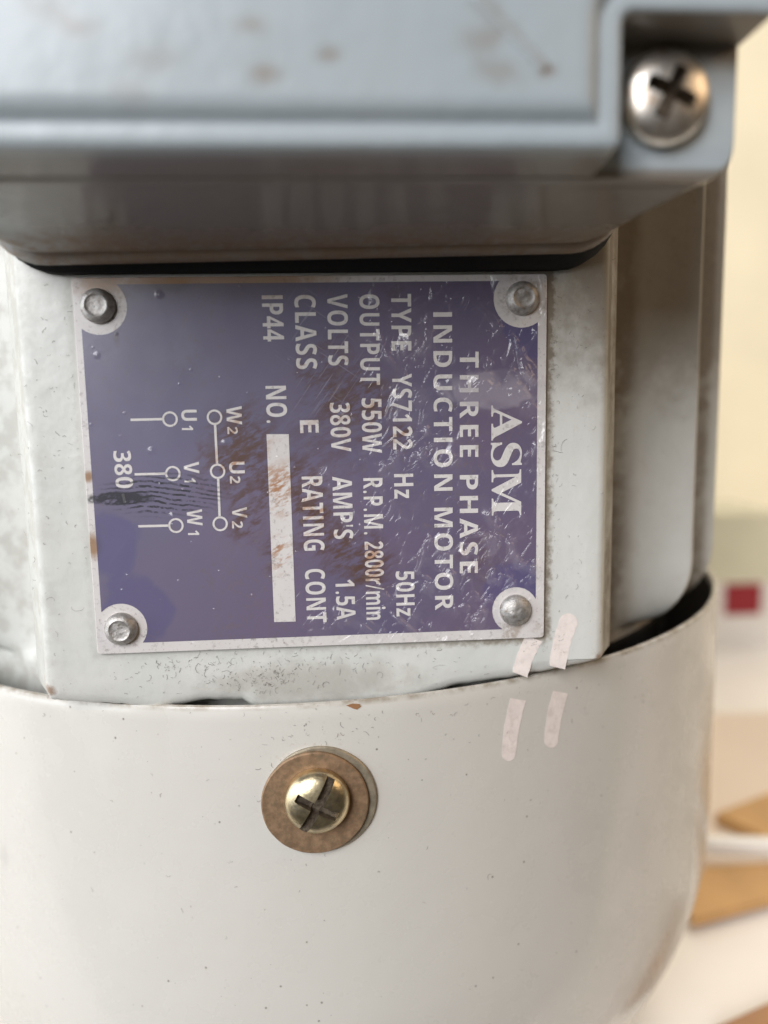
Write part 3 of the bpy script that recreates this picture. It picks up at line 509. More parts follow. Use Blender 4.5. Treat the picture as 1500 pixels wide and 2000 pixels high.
# glyph outlines (bezier handles and points, 1000 per em, cap height about 480)
GLYPHS = json.loads(r'''{"0":[384,[[[233,-7,191,-7,134,-7],[91,15,64,59,38,102],[24,163,24,240,24,292],[30,336,40,373,51,409],[69,438,93,457,118,477],[151,487,191,487,249,487],[291,465,318,422,346,378],[359,318,359,240,359,188],[354,144,343,107,332,71],[314,43,290,23,265,3]],[[166,75,191,75,216,75],[234,89,244,116,254,143],[259,185,259,240,259,294],[254,336,244,363,234,391],[216,405,191,405,166,405],[148,391,139,363,130,336],[125,294,125,240,125,185],[130,144,139,117,148,89]]]],"1":[384,[[[210,0,176,0,176,92],[176,185,176,277,176,289],[176,304,177,323,178,342],[178,358,179,373,176,370],[172,365,164,358,157,351],[150,345,144,340,125,325],[107,310,89,296,72,316],[56,336,40,357,91,398],[143,439,194,480,222,480],[250,480,277,480,277,320],[277,160,277,0,244,0]]]],"2":[384,[[[139,0,27,0,27,24],[27,47,27,71,67,111],[107,152,147,192,172,217],[191,237,206,254,220,271],[231,286,238,300,244,314],[248,329,248,345,248,364],[243,378,232,388,222,397],[207,402,189,402,171,402],[153,397,136,389,118,380],[100,368,81,353,62,374],[44,396,26,418,39,430],[54,441,70,451,85,462],[103,470,123,476,144,483],[168,486,197,486,228,486],[255,481,278,469,300,458],[318,442,330,423,342,403],[349,381,349,357,349,330],[343,306,333,284,322,263],[307,241,287,220,267,198],[243,174,215,148,194,128],[174,109,153,90,153,88],[153,87,153,85,223,85],[292,85,362,85,362,57],[362,28,362,0,250,0]]]],"3":[384,[[[209,-7,164,-7,112,-7],[66,2,26,19,26,48],[26,77,26,105,46,95],[68,87,90,82,113,77],[134,74,153,74,189,74],[215,80,229,93,244,105],[251,123,251,146,251,159],[248,170,241,180,234,189],[223,196,206,200,189,205],[166,208,136,208,124,208],[111,208,99,208,99,233],[99,259,99,285,112,285],[124,285,136,285,166,285],[188,288,204,294,219,299],[230,307,235,317,241,326],[244,337,244,350,244,367],[239,380,228,390,217,399],[200,404,175,404,152,404],[133,400,116,393,99,385],[85,377,73,369,58,393],[42,416,26,439,45,453],[67,464,92,473,118,482],[148,486,183,486,232,486],[271,476,300,456,329,436],[343,408,343,372,343,339],[333,313,313,293,293,273],[269,260,240,253,240,252],[240,251,240,251,278,246],[307,234,327,216,347,197],[357,171,357,140,357,112],[350,87,337,65,323,43],[302,25,274,12,245,0]]]],"4":[384,[[[249,0,216,0,216,33],[216,66,216,99,148,99],[80,99,11,99,11,123],[11,146,11,170,81,273],[152,376,222,480,253,480],[284,480,315,480,315,379],[315,278,315,178,334,178],[353,178,373,178,373,152],[373,126,373,99,353,99],[334,99,315,99,315,66],[315,33,315,0,282,0]],[[130,222,101,178,139,178],[178,178,216,178,216,205],[216,232,216,259,216,270],[216,282,217,297,217,312],[218,325,219,338,219,351],[220,359,220,363,219,363],[218,363,218,363,214,354],[209,346,205,337,200,329],[195,320,189,311,159,267]]]],"5":[384,[[[225,-7,162,-7,137,-7],[113,-4,91,0,69,4],[49,11,33,19,33,49],[33,78,33,107,49,98],[69,91,93,85,116,79],[138,76,158,76,188,76],[211,82,227,94,243,107],[251,126,251,152,251,200],[219,224,155,224,143,224],[130,223,116,221,103,218],[92,216,83,214,69,221],[56,228,42,235,48,317],[54,398,60,480,147,480],[234,480,320,480,320,451],[320,422,320,394,263,394],[206,394,149,394,146,362],[143,331,140,300,148,301],[156,303,165,304,174,306],[186,306,201,306,231,306],[257,301,279,289,302,278],[320,262,333,240,347,219],[353,192,353,161,353,109],[337,68,305,38,273,8]]]],"7":[384,[[[110,0,75,0,135,131],[195,263,255,394,176,394],[97,394,18,394,18,423],[18,451,18,480,133,480],[247,480,362,480,362,458],[362,437,362,416,302,277],[241,139,181,0,145,0]]]],"8":[384,[[[225,-7,192,-7,138,-7],[97,5,67,28,38,50],[24,82,24,122,24,155],[32,181,50,201,68,222],[90,238,116,251,94,264],[76,280,61,299,46,318],[38,342,38,371,38,396],[45,418,60,435,74,452],[93,464,117,473,140,481],[165,486,192,486,220,486],[245,481,268,473,291,464],[310,452,324,435,338,418],[345,396,345,370,345,341],[337,318,321,299,304,281],[284,265,259,253,276,244],[292,234,308,222,323,210],[336,196,346,180,355,164],[360,146,360,124,360,98],[353,75,339,55,325,35],[305,20,280,9,254,-1]],[[176,303,192,296,207,303],[221,311,232,321,244,331],[250,345,250,363,250,378],[244,390,233,399,222,407],[208,412,191,412,175,412],[161,407,150,399,139,390],[134,378,134,363,134,346],[139,333,151,322,163,312]],[[167,68,191,68,216,68],[235,73,247,84,260,95],[266,109,266,127,266,139],[262,150,255,159,248,168],[239,176,229,184,218,191],[207,198,196,204,193,206],[190,207,187,209,167,199],[150,188,137,175,124,162],[118,146,118,128,118,110],[124,96,136,85,148,73]]]],"A":[463,[[[36,0,0,0,56,161],[113,321,169,482,211,482],[252,482,293,482,350,321],[407,161,463,0,427,0],[390,0,354,0,342,38],[331,76,319,114,261,114],[203,114,144,114,133,76],[121,38,109,0,73,0]],[[181,237,170,199,212,199],[253,199,295,199,283,237],[271,274,259,311,257,319],[254,328,251,340,247,351],[244,363,240,375,237,388],[234,398,232,407,229,398],[226,387,223,374,219,361],[215,348,212,336,209,324],[206,316,204,311,193,274]]]],"C":[428,[[[280,-7,255,-7,205,-7],[165,3,133,24,101,44],[77,73,62,110,47,147],[39,190,39,239,39,287],[48,330,65,367,83,405],[108,434,141,455,175,476],[216,486,264,486,288,486],[312,483,335,477,359,471],[382,463,404,453,393,425],[382,398,371,370,353,379],[335,386,317,392,299,398],[281,402,264,402,225,402],[195,387,175,358,154,329],[144,289,144,238,144,187],[153,148,172,120,191,92],[222,78,264,78,284,78],[303,80,323,85,342,89],[363,95,386,103,386,75],[386,47,386,18,365,10],[344,3,324,-1,303,-5]]]],"D":[497,[[[106,0,60,0,60,160],[60,320,60,480,111,480],[161,480,211,480,261,480],[305,471,342,453,378,435],[407,408,427,374,448,339],[458,296,458,244,458,163],[435,102,389,61,343,20],[279,0,196,0,151,0]],[[162,188,162,84,176,84],[191,84,206,84,304,84],[353,137,353,242,353,295],[341,334,318,359,294,384],[261,396,216,396,198,396],[180,396,162,396,162,292]]]],"E":[376,[[[152,0,60,0,60,160],[60,320,60,480,152,480],[244,480,336,480,336,452],[336,424,336,396,278,396],[220,396,162,396,162,361],[162,326,162,291,216,291],[270,291,324,291,324,263],[324,235,324,208,270,208],[216,208,162,208,162,166],[162,125,162,84,220,84],[278,84,336,84,336,56],[336,28,336,0,244,0]]]],"G":[486,[[[296,-7,262,-7,190,-7],[135,14,97,56,58,99],[39,160,39,240,39,291],[49,334,68,371,88,407],[116,436,153,456,190,476],[236,486,289,486,315,486],[340,484,365,478,389,473],[412,466,432,457,421,430],[409,403,398,375,383,383],[367,389,348,394,329,399],[309,402,289,402,259,402],[234,395,212,381,190,368],[173,349,162,325,150,300],[144,272,144,238,144,207],[148,179,156,155,165,131],[178,112,197,98,215,85],[239,78,269,78,283,78],[295,79,305,80,315,81],[325,83,333,85,333,118],[333,151,333,185,303,185],[273,185,242,185,242,213],[242,241,242,269,306,269],[369,269,433,269,433,186],[433,104,433,21,407,12],[381,6,354,1,327,-4]]]],"H":[514,[[[94,0,60,0,60,160],[60,320,60,480,94,480],[128,480,162,480,162,417],[162,354,162,291,225,291],[289,291,352,291,352,354],[352,417,352,480,386,480],[420,480,453,480,453,320],[453,160,453,0,420,0],[386,0,352,0,352,69],[352,138,352,207,289,207],[225,207,162,207,162,138],[162,69,162,0,128,0]]]],"L":[379,[[[159,0,60,0,60,160],[60,320,60,480,94,480],[128,480,162,480,162,348],[162,216,162,84,227,84],[292,84,357,84,357,56],[357,28,357,0,258,0]]]],"M":[633,[[[91,0,60,0,60,160],[60,320,60,480,107,480],[153,480,199,480,237,357],[274,235,312,113,313,113],[314,113,314,113,354,235],[394,357,435,480,481,480],[527,480,573,480,573,320],[573,160,573,0,541,0],[510,0,478,0,478,76],[478,151,478,227,478,242],[479,260,479,279,480,299],[481,318,481,335,482,353],[482,366,483,375,482,375],[481,375,480,375,439,250],[398,125,357,0,325,0],[294,0,263,0,225,125],[186,251,148,376,147,376],[146,376,145,376,146,367],[147,354,148,336,149,318],[149,299,150,278,151,258],[151,240,151,223,151,149],[151,74,151,0,121,0]]]],"N":[546,[[[91,0,60,0,60,160],[60,320,60,480,103,480],[146,480,189,480,258,360],[328,240,397,120,398,120],[398,120,399,120,398,143],[396,165,396,187,395,209],[394,231,394,253,394,328],[394,404,394,480,425,480],[455,480,486,480,486,320],[486,160,486,0,443,0],[400,0,357,0,287,121],[217,242,148,363,147,363],[146,363,145,363,147,340],[148,317,149,294,151,271],[151,248,151,226,151,150],[151,75,151,0,121,0]]]],"O":[535,[[[320,-7,267,-7,215,-7],[172,4,139,24,105,45],[80,74,63,111,47,148],[39,191,39,241,39,291],[47,334,63,371,80,407],[105,436,139,456,172,477],[216,487,268,487,320,487],[363,477,396,456,430,436],[455,407,471,370,487,333],[496,290,496,240,496,191],[487,147,471,110,455,74],[430,45,396,24,363,4]],[[225,79,267,79,311,79],[342,93,361,122,379,151],[389,190,389,240,389,291],[379,331,361,359,342,388],[311,402,268,402,225,402],[194,388,175,359,155,331],[146,291,146,240,146,190],[155,151,175,122,194,93]]]],"P":[422,[[[94,0,60,0,60,160],[60,320,60,480,111,480],[163,480,214,480,275,480],[320,466,349,440,377,413],[392,376,392,330,392,302],[386,276,374,252,362,227],[343,208,316,193,289,178],[252,171,206,171,191,171],[176,171,162,171,162,114],[162,57,162,0,128,0]],[[162,301,162,254,173,254],[184,254,195,254,224,254],[247,260,264,271,280,282],[289,301,289,326,289,373],[262,396,208,396,193,396],[177,396,162,396,162,349]]]],"R":[443,[[[94,0,60,0,60,160],[60,320,60,480,107,480],[154,480,200,480,266,480],[314,468,345,444,376,420],[392,384,392,336,392,314],[387,295,379,278,371,262],[360,248,346,237,333,225],[318,216,302,209,349,139],[396,70,443,0,406,0],[368,0,330,0,292,61],[254,123,216,184,198,184],[180,184,162,184,162,123],[162,61,162,0,128,0]],[[162,310,162,267,173,267],[184,267,195,267,228,267],[252,272,267,283,282,295],[289,311,289,333,289,356],[281,372,266,382,250,391],[226,396,193,396,182,396],[172,396,162,396,162,353]]]],"S":[370,[[[223,-7,167,-7,116,-7],[71,3,31,22,31,54],[31,85,31,117,54,107],[77,98,102,90,126,81],[150,77,175,77,200,77],[217,82,228,92,239,101],[244,113,244,128,244,146],[235,161,217,172,199,183],[177,195,150,207,139,212],[127,218,114,225,101,233],[89,242,77,253,65,264],[55,278,48,293,40,309],[36,328,36,350,36,393],[51,426,80,450,109,474],[149,486,199,486,224,486],[248,483,270,478,293,472],[317,463,341,453,330,426],[319,400,308,373,286,382],[267,389,249,394,232,399],[214,402,195,402,176,402],[161,397,151,388,141,379],[136,368,136,353,136,336],[143,323,158,313,174,303],[196,290,226,277,251,266],[272,254,289,241,306,228],[320,213,329,196,338,179],[343,158,343,133,343,90],[328,57,297,31,267,6]]]],"T":[389,[[[178,0,144,0,144,132],[144,263,144,395,100,395],[57,395,13,395,13,423],[13,451,13,480,134,480],[255,480,375,480,375,451],[375,423,375,395,332,395],[289,395,245,395,245,263],[245,132,245,0,211,0]]]],"U":[508,[[[297,-7,252,-7,188,-7],[140,10,107,42,74,74],[57,117,57,171,57,274],[57,377,57,480,91,480],[125,480,158,480,158,382],[158,284,158,186,158,147],[167,119,183,103,199,87],[223,79,255,79,288,79],[312,87,327,105,342,122],[349,150,349,187,349,284],[349,382,349,480,383,480],[417,480,451,480,451,376],[451,273,451,169,451,136],[443,106,429,80,414,53],[392,32,363,16,334,1]]]],"V":[437,[[[199,0,163,0,108,160],[54,320,0,480,34,480],[69,480,103,480,133,384],[163,289,193,194,195,189],[197,180,200,167,204,154],[207,140,211,125,214,111],[217,99,218,89,220,99],[222,111,225,125,229,140],[232,154,236,167,239,180],[242,189,243,194,273,289],[304,384,334,480,368,480],[402,480,437,480,382,320],[328,160,273,0,236,0]]]],"W":[649,[[[161,0,122,0,81,160],[41,320,0,480,33,480],[67,480,100,480,120,392],[141,305,161,218,164,207],[167,194,170,179,173,163],[176,147,179,132,181,116],[183,103,185,92,186,103],[188,117,191,132,193,147],[196,162,199,177,203,192],[205,203,207,211,230,300],[253,390,277,480,309,480],[341,480,373,480,396,390],[419,300,443,211,445,203],[447,192,450,177,453,163],[456,147,459,132,461,116],[463,103,465,92,466,103],[468,117,471,132,473,147],[476,163,480,179,483,194],[486,207,488,218,509,305],[529,392,549,480,583,480],[616,480,649,480,609,320],[568,160,527,0,489,0],[450,0,412,0,390,84],[368,168,347,252,345,257],[344,264,342,274,339,284],[337,295,335,306,332,318],[330,329,328,339,327,350],[325,358,324,364,324,358],[323,350,321,339,319,329],[317,318,314,307,312,295],[310,284,308,274,305,264],[304,257,302,251,281,167],[259,84,238,0,199,0]]]],"Y":[419,[[[193,0,159,0,159,61],[159,122,159,183,106,282],[53,381,0,480,37,480],[73,480,110,480,143,414],[176,348,210,282,243,348],[276,414,310,480,346,480],[383,480,419,480,366,382],[313,284,260,187,260,124],[260,62,260,0,226,0]]]],"i":[205,[[[118,412,103,412,88,412],[75,416,64,423,54,430],[48,443,48,461,48,480],[54,493,64,500,75,507],[88,510,103,510,118,510],[130,507,141,500,152,493],[157,480,157,461,157,443],[152,430,141,423,130,416]],[[86,0,52,0,52,122],[52,244,52,367,86,367],[119,367,152,367,152,244],[152,122,152,0,119,0]]]],"m":[660,[[[86,0,52,0,52,122],[52,244,52,367,78,367],[103,367,129,367,133,351],[138,335,142,320,144,320],[146,320,148,320,159,338],[174,352,194,361,213,369],[233,373,255,373,281,373],[304,369,323,360,342,352],[356,338,366,320,369,320],[372,320,375,320,386,338],[401,352,421,361,441,369],[462,373,483,373,525,373],[556,363,577,342,599,320],[609,286,609,239,609,159],[609,80,609,0,576,0],[542,0,509,0,509,71],[509,143,509,214,509,267],[491,293,454,293,428,293],[409,284,398,265,386,246],[381,219,381,184,381,123],[381,61,381,0,347,0],[314,0,281,0,281,71],[281,143,281,214,281,267],[262,293,226,293,198,293],[179,283,168,262,158,241],[152,212,152,173,152,115],[152,58,152,0,119,0]]]],"n":[441,[[[86,0,52,0,52,122],[52,244,52,367,78,367],[103,367,129,367,133,351],[138,335,142,320,144,320],[146,320,148,320,159,338],[175,352,196,361,216,369],[238,373,261,373,300,373],[332,363,355,342,379,320],[391,286,391,239,391,159],[391,80,391,0,358,0],[324,0,291,0,291,71],[291,143,291,214,291,241],[286,260,277,274,267,287],[252,293,232,293,201,293],[180,283,169,262,158,241],[152,212,152,173,152,115],[152,58,152,0,119,0]]]],"r":[305,[[[86,0,52,0,52,122],[52,244,52,367,78,367],[103,367,128,367,133,346],[138,325,143,305,145,305],[146,305,148,305,158,324],[173,340,192,353,211,367],[233,373,257,373,262,373],[268,373,275,373,281,372],[287,372,291,371,288,339],[286,308,283,277,280,278],[276,278,270,279,264,280],[258,280,254,280,237,280],[221,277,205,271,189,265],[177,255,167,242,157,228],[152,210,152,187,152,124],[152,62,152,0,119,0]]]],"z":[328,[[[115,0,18,0,18,20],[18,39,18,59,75,136],[131,213,188,290,135,290],[81,290,28,290,28,316],[28,341,28,367,119,367],[210,367,302,367,302,345],[302,323,302,302,246,227],[191,152,136,77,193,77],[251,77,308,77,308,51],[308,26,308,0,211,0]]]],".":[180,[[[101,-9,89,-9,78,-9],[69,-6,60,1,52,9],[48,20,48,36,48,53],[52,64,60,71,69,78],[78,81,89,81,101,81],[111,78,119,71,127,64],[132,53,132,36,132,20],[127,9,119,1,111,-6]]]],"/":[250,[[[26,0,7,0,66,160],[126,320,185,480,205,480],[224,480,243,480,184,320],[124,160,64,0,45,0]]]],"'":[151,[[[69,306,57,306,53,364],[48,422,44,480,65,480],[86,480,107,480,103,422],[99,364,94,306,82,306]]]],"sA":[437,[[[37,0,-9,0,-9,6],[-9,12,-9,18,4,18],[15,22,24,30,32,38],[41,53,49,75,101,205],[154,336,206,466,212,466],[218,466,224,465,278,339],[331,213,384,87,394,62],[403,45,411,34,419,24],[429,18,443,18,443,12],[443,6,443,0,372,0],[300,0,229,0,229,6],[229,12,229,18,265,18],[283,27,283,46,283,52],[280,64,273,81,266,98],[259,115,253,132,203,132],[153,132,103,132,95,112],[87,91,79,71,77,67],[76,63,76,59,75,54],[75,51,75,48,75,28],[91,18,124,18,125,18],[126,18,128,18,128,12],[128,6,128,0,82,0]],[[135,213,113,161,156,161],[199,161,242,161,220,213],[198,266,177,319,156,266]]]],"sS":[390,[[[49,-11,43,-11,43,45],[43,102,43,158,49,158],[56,158,62,158,73,109],[90,73,111,50,133,26],[162,15,197,15,222,15],[242,22,257,36,271,50],[279,68,279,89,279,119],[261,142,225,160,204,170],[183,180,163,191,124,210],[95,231,77,253,59,274],[50,301,50,332,50,359],[56,383,67,403,79,423],[95,438,115,449,136,460],[159,466,185,466,198,466],[213,465,229,461,246,458],[263,454,282,448,286,447],[289,446,291,446,294,445],[297,445,300,445,311,445],[318,452,320,466,327,466],[333,466,339,466,339,417],[339,368,339,319,334,319],[328,319,322,319,316,344],[306,366,293,385,281,404],[265,418,248,429,231,439],[213,445,194,445,171,445],[153,439,140,426,126,414],[120,399,120,380,120,363],[125,348,137,336,149,325],[166,314,189,303,210,293],[232,283,253,273,281,260],[302,247,317,233,333,219],[344,204,350,188,356,172],[359,154,359,133,359,104],[352,79,339,58,325,36],[306,20,281,8,256,-4],[226,-10,192,-10,181,-10],[170,-9,158,-8,147,-6],[136,-3,126,1,114,5],[105,8,98,9,91,11],[87,12,85,12,77,12],[72,10,69,7,66,4],[63,-2,61,-11,55,-11]]]],"sM":[634,[[[66,0,14,0,14,6],[14,12,14,17,36,18],[52,23,61,32,71,40],[75,56,75,79,75,180],[75,281,75,382,75,397],[74,408,71,416,67,423],[61,429,53,432,44,436],[31,438,15,439,15,444],[15,450,15,455,71,455],[128,455,185,455,229,351],[273,247,317,142,361,247],[405,351,449,455,505,455],[561,455,617,455,617,450],[617,444,617,439,596,437],[581,432,573,423,564,415],[560,400,560,378,560,281],[560,183,560,85,560,66],[562,52,565,43,568,33],[574,27,582,23,590,20],[601,18,617,17,617,12],[617,6,617,0,543,0],[469,0,396,0,396,6],[396,12,396,17,412,19],[424,21,433,25,441,28],[447,35,450,44,453,53],[455,66,455,83,455,188],[455,294,455,399,399,266],[344,133,288,0,282,0],[276,0,270,0,215,130],[160,259,105,389,105,286],[105,183,105,80,105,54],[110,38,120,30,129,21],[146,17,169,17,169,12],[169,6,169,0,118,0]]]],"I":[230,[[[60,0,60,0,60,0],[60,480,60,480,60,480],[170,480,170,480,170,480],[170,0,170,0,170,0]]]]}''')
def word_curve(keys, track=0.0, offset=-4.0):
    c = bpy.data.curves.new('word', 'CURVE'); c.dimensions = '2D'; c.fill_mode = 'BOTH'; c.resolution_u = 5; c.offset = offset
    x = 0
    for k in keys:
        adv, S = GLYPHS[k]
        for sp in S:
            s = c.splines.new('BEZIER'); s.bezier_points.add(len(sp) - 1); s.use_cyclic_u = True
            for b, p in zip(s.bezier_points, sp):
                b.handle_left_type = b.handle_right_type = 'FREE'
                b.handle_left = (p[0] + x, p[1], 0); b.co = (p[2] + x, p[3], 0); b.handle_right = (p[4] + x, p[5], 0)
        x += adv + track
    o = bpy.data.objects.new('word', c); col.objects.link(o)
    dg = bpy.context.evaluated_depsgraph_get(); me = bpy.data.meshes.new_from_object(o.evaluated_get(dg))
    v = [(q.co.x, q.co.y) for q in me.vertices]; f = [tuple(p.vertices) for p in me.polygons]
    bpy.data.objects.remove(o)
    return v, f
LETTER_Y = -PT - 0.06
def place_word(mesh, keys, b0, b1, cap_px, track=0.0, capunits=480.0, offset=-4.0):
    """b0, b1: photo pixels of the baseline's start and end; cap_px: cap height in pixels"""
    v, f = word_curve(keys, track, offset)
    lo = min(p[0] for p in v); hi = max(p[0] for p in v)
    P0 = on_plane(*b0, LETTER_Y); P1 = on_plane(*b1, LETTER_Y)
    d = (P1 - P0); L = d.length; d.normalize(); up = Vector((-d.z, 0, d.x))
    cap = (on_plane(b0[0] + cap_px, b0[1], LETTER_Y) - P0).x
    pts = [P0 + d * ((x - lo) / (hi - lo) * L) + up * (y / capunits * cap) for x, y in v]
    mesh.add([(p.x, LETTER_Y, p.z) for p in pts], f)
LINES = [
    ('ASM', [(('sA', 'sS', 'sM'), (960, 792), (961, 1007), 59, 0)]),
    ('THREE PHASE', [('THREE', (898, 687), (898, 893), 37, 90), ('PHASE', (898, 928), (898, 1120), 36, 60)]),
    ('INDUCTION MOTOR', [('INDUCTION', (846, 610), (848, 959), 37, 90), ('MOTOR', (848, 992), (850, 1192), 36, 60)]),
    ('TYPE YS7122 Hz 50Hz', [('TYPE', (764, 574), (765, 685), 39, 30), ('YS7122', (766, 730), (768, 878), 38, 25), ('Hz', (769.5, 926), (770.5, 974), 37.5, 20), ('50Hz', (773, 1116), (774.5, 1204), 36, 15)]),
    ('OUTPUT 550W R.P.M. 2800r/min', [('OUTPUT', (702, 575), (704.5, 752), 38.5, 35), ('550W', (706.5, 778), (708, 885), 38.5, 15), ('R.P.M.', (709.5, 934), (711.5, 1044), 37.5, 20), ('2800r/min', (712, 1058), (716, 1211), 36, -5)]),
    ("VOLTS 380V AMP'S 1.5A", [('VOLTS', (639, 574), (641.5, 714), 39.5, 25), ('380V', (644, 787), (647.5, 883), 39, 15), ("AMP'S", (649, 931), (652.5, 1053), 38, 10), ('1.5A', (655, 1133), (658, 1211), 37, 10)]),
    ('CLASS E RATING CONT', [('CLASS', (575, 576), (579, 721), 41, 40), ('E', (585.5, 821), (586.5, 846), 36.5, 0), ('RATING', (589, 931), (594, 1076), 40.5, 30), ('CONT', (595.5, 1112), (600, 1217), 38.5, 20)]),
    ('IP44 NO.', [('IP44', (511, 577), (514.5, 667), 41, 10), ('NO.', (518.5, 754), (521.5, 826), 40, 15)]),
    ('380', [('380', (221, 881), (227, 954), 34, 10)]),
    ('terminal names U1 V1 W1 U2 V2 W2', [
        ('U', (354, 800.5), (355, 822), 30, 0), ('1', (355, 831), (355.3, 840), 22, 0), ('V', (358.5, 902), (359.5, 925), 30, 0), ('1', (360, 934), (360.3, 942), 22, 0),
        ('W', (364.5, 995), (366, 1027), 30, 0), ('1', (367, 1036), (367.3, 1045), 22, 0), ('W', (442, 793), (443, 829), 30, 0), ('2', (444, 834), (444.5, 848), 20, 0),
        ('U', (447.5, 902), (448.5, 925), 30, 0), ('2', (449, 930), (449.5, 944.5), 20, 0), ('V', (453, 991), (454, 1012), 29, 0), ('2', (453, 1018), (453.5, 1032), 21, 0)]),
]
for text, words in LINES:
    ms = Mesh()
    for keys, b0, b1, cp, tr_ in words:
        place_word(ms, keys, b0, b1, cp, tr_, 480.0 if text != 'ASM' else 466.0, 0.0 if text != 'ASM' else 4.0)
    o = build('lettering', ms.v, ms.f, M['white'], plate)
    o['label'] = 'white lettering: ' + text
# blank serial number strip
q = [on_plane(x, y, LETTER_Y) for x, y in ((520.5, 848), (564, 848), (577.5, 1214), (535.5, 1215))]
build('serial_number_strip', [tuple(p) for p in q], [(0, 1, 2, 3)], M['white'], plate)['label'] = 'blank white serial number strip with rust stains'
# wiring diagram: rings and leads
dm = Mesh()
def ring2d(c, ro, ri, n=28):
    P = on_plane(*c, LETTER_Y); vs = []
    for k in range(n):
        a = 2 * math.pi * k / n
        for r in (ro, ri): vs.append((P.x + r * math.cos(a), LETTER_Y, P.z + r * math.sin(a)))
    dm.add(vs, [(2 * k, (2 * k + 2) % (2 * n), (2 * k + 3) % (2 * n), 2 * k + 1) for k in range(n)])
def bar2d(a, b, w):
    A = on_plane(*a, LETTER_Y); B = on_plane(*b, LETTER_Y); d = (B - A).normalized(); s = Vector((-d.z, 0, d.x)) * w / 2
    dm.add([tuple(A + s), tuple(B + s), tuple(B - s), tuple(A - s)], [(0, 1, 2, 3)])
lowc = [(332, 818.6), (337.6, 925), (343.7, 1026.5)]; upc = [(419, 815), (425, 920.5), (430, 1023)]
for c in lowc + upc: ring2d(c, 0.86, 0.63)
for c, e in zip(lowc, (255, 263, 270)): bar2d((c[0] - 13, c[1]), (e, c[1] + 1.5), 0.27)
for a_, b_ in zip(upc, upc[1:]): bar2d((a_[0] + 1, a_[1] + 13.2), (b_[0] - 1, b_[1] - 13.2), 0.27)
bar2d((240, 964), (244, 982), 0.3)
build('wiring_diagram', dm.v, dm.f, M['white'], plate)['label'] = 'white star connection diagram of six rings'
# rivets
def lathe(profile, seg=40, squash=None):
    """profile [(radius, height)] about -Y; closed at both ends"""
    m = Mesh(); rings = []
    for r, h in profile: rings.append([(r * math.cos(2 * math.pi * k / seg), -h, r * math.sin(2 * math.pi * k / seg)) for k in range(seg)])
    m.loft(rings); return m
rnd = random.Random(5)
for i, (c, kind) in enumerate(zip(riv, ('flat', 'pit', 'pit', 'dome'))):
    R0 = 1.86
    if kind == 'dome': pr = [(R0, -0.2), (R0, 0.25)] + [(R0 * math.cos(q), 0.25 + 1.0 * math.sin(q)) for q in [math.radians(x) for x in (12, 25, 38, 50, 62, 72, 80)]] + [(0.12, 1.22)]
    else: pr = [(R0, -0.2), (R0, 0.35), (R0 * .97, .6), (R0 * .88, .85), (R0 * .74, 1.05), (R0 * .64, 1.12), (R0 * .58, 1.06), (R0 * .52, 1.0), (R0 * .30, 1.02), (0.1, 1.0)]
    m = lathe(pr)
    vs = []
    for x, y, z in m.v:
        k = max(0, 1 - math.hypot(x, z) / (R0 * .75)) if kind != 'flat' else 0.35 * max(0, 1 - math.hypot(x, z) / (R0 * .75))
        y += 0.22 * k * mnoise.noise((x * 1.1 + i * 7.3, z * 1.1, 2.0))
        vs.append((x + c.x, y - PT, z + c.z))
    build('rivet', vs, m.f, M['rivet'], plate, 40)

# --- terminal box
def rrect(x0, x1, z0, z1, r, y, n=7, tilt=0.0):
    pts = []
    for cx, cz, a0 in ((x1 - r, z0 + r, 270), (x1 - r, z1 - r, 0), (x0 + r, z1 - r, 90), (x0 + r, z0 + r, 180)):
        for k in range(n + 1):
            a = math.radians(a0 + 90 * k / n); px = cx + r * math.cos(a)
            pts.append((px, y - tilt * (px + 33) / 66.0, cz + r * math.sin(a)))
    return pts
TI = 1.3
bm_ = Mesh()
XB0, XB1, ZT = -33.4, 33.4, 92.0
lev = [(-2.7, 22.75, 0.0), (-3.0, 22.45, 0.0), (-3.7, 22.45, 0.0), (-4.4, 22.75, 0.2), (-4.75, 23.25, .35), (-5.1, 23.3, .35), (-5.6, 23.1, 0.25), (-6.4, 23.15, 0.15), (-12.0, 23.88, -0.9), (-17.0, 24.53, -1.8), (-19.9, 24.91, -2.4)]
rings = []
for y, z0, ins in lev:
    k = max(0.0, 1 - (-y - 2) / 12.0)
    rings.append([(x, yy, z + (-0.9 * max(0, min(1, (-12 - x) / 20)) if z < 40 else 0) * k) for x, yy, z in rrect(XB0 + ins, XB1 - ins, z0, ZT - (z0 - 22), 6.0 - 3.0 * max(0.0, min(1.0, (-y - 6) / 13.0)), y, tilt=TI * k)])
bm_.loft(rings)
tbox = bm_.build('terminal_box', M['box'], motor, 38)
tbox['label'] = 'blue grey terminal box with screwed cover'
gm = Mesh()
gm.loft([rrect(XB0 - .1, XB1 + .1, 21.35, ZT, 6.4, 0.5), rrect(XB0 - .1, XB1 + .1, 21.35, ZT, 6.4, -1.2, tilt=0.6), rrect(XB0 + .5, XB1 - .5, 21.9, ZT, 6.0, -1.5, tilt=TI), rrect(XB0 + .6, XB1 - .6, 23.1, ZT, 6.0, -3.0, tilt=TI)])
gm.build('gasket', M['rubber'], tbox, 40)
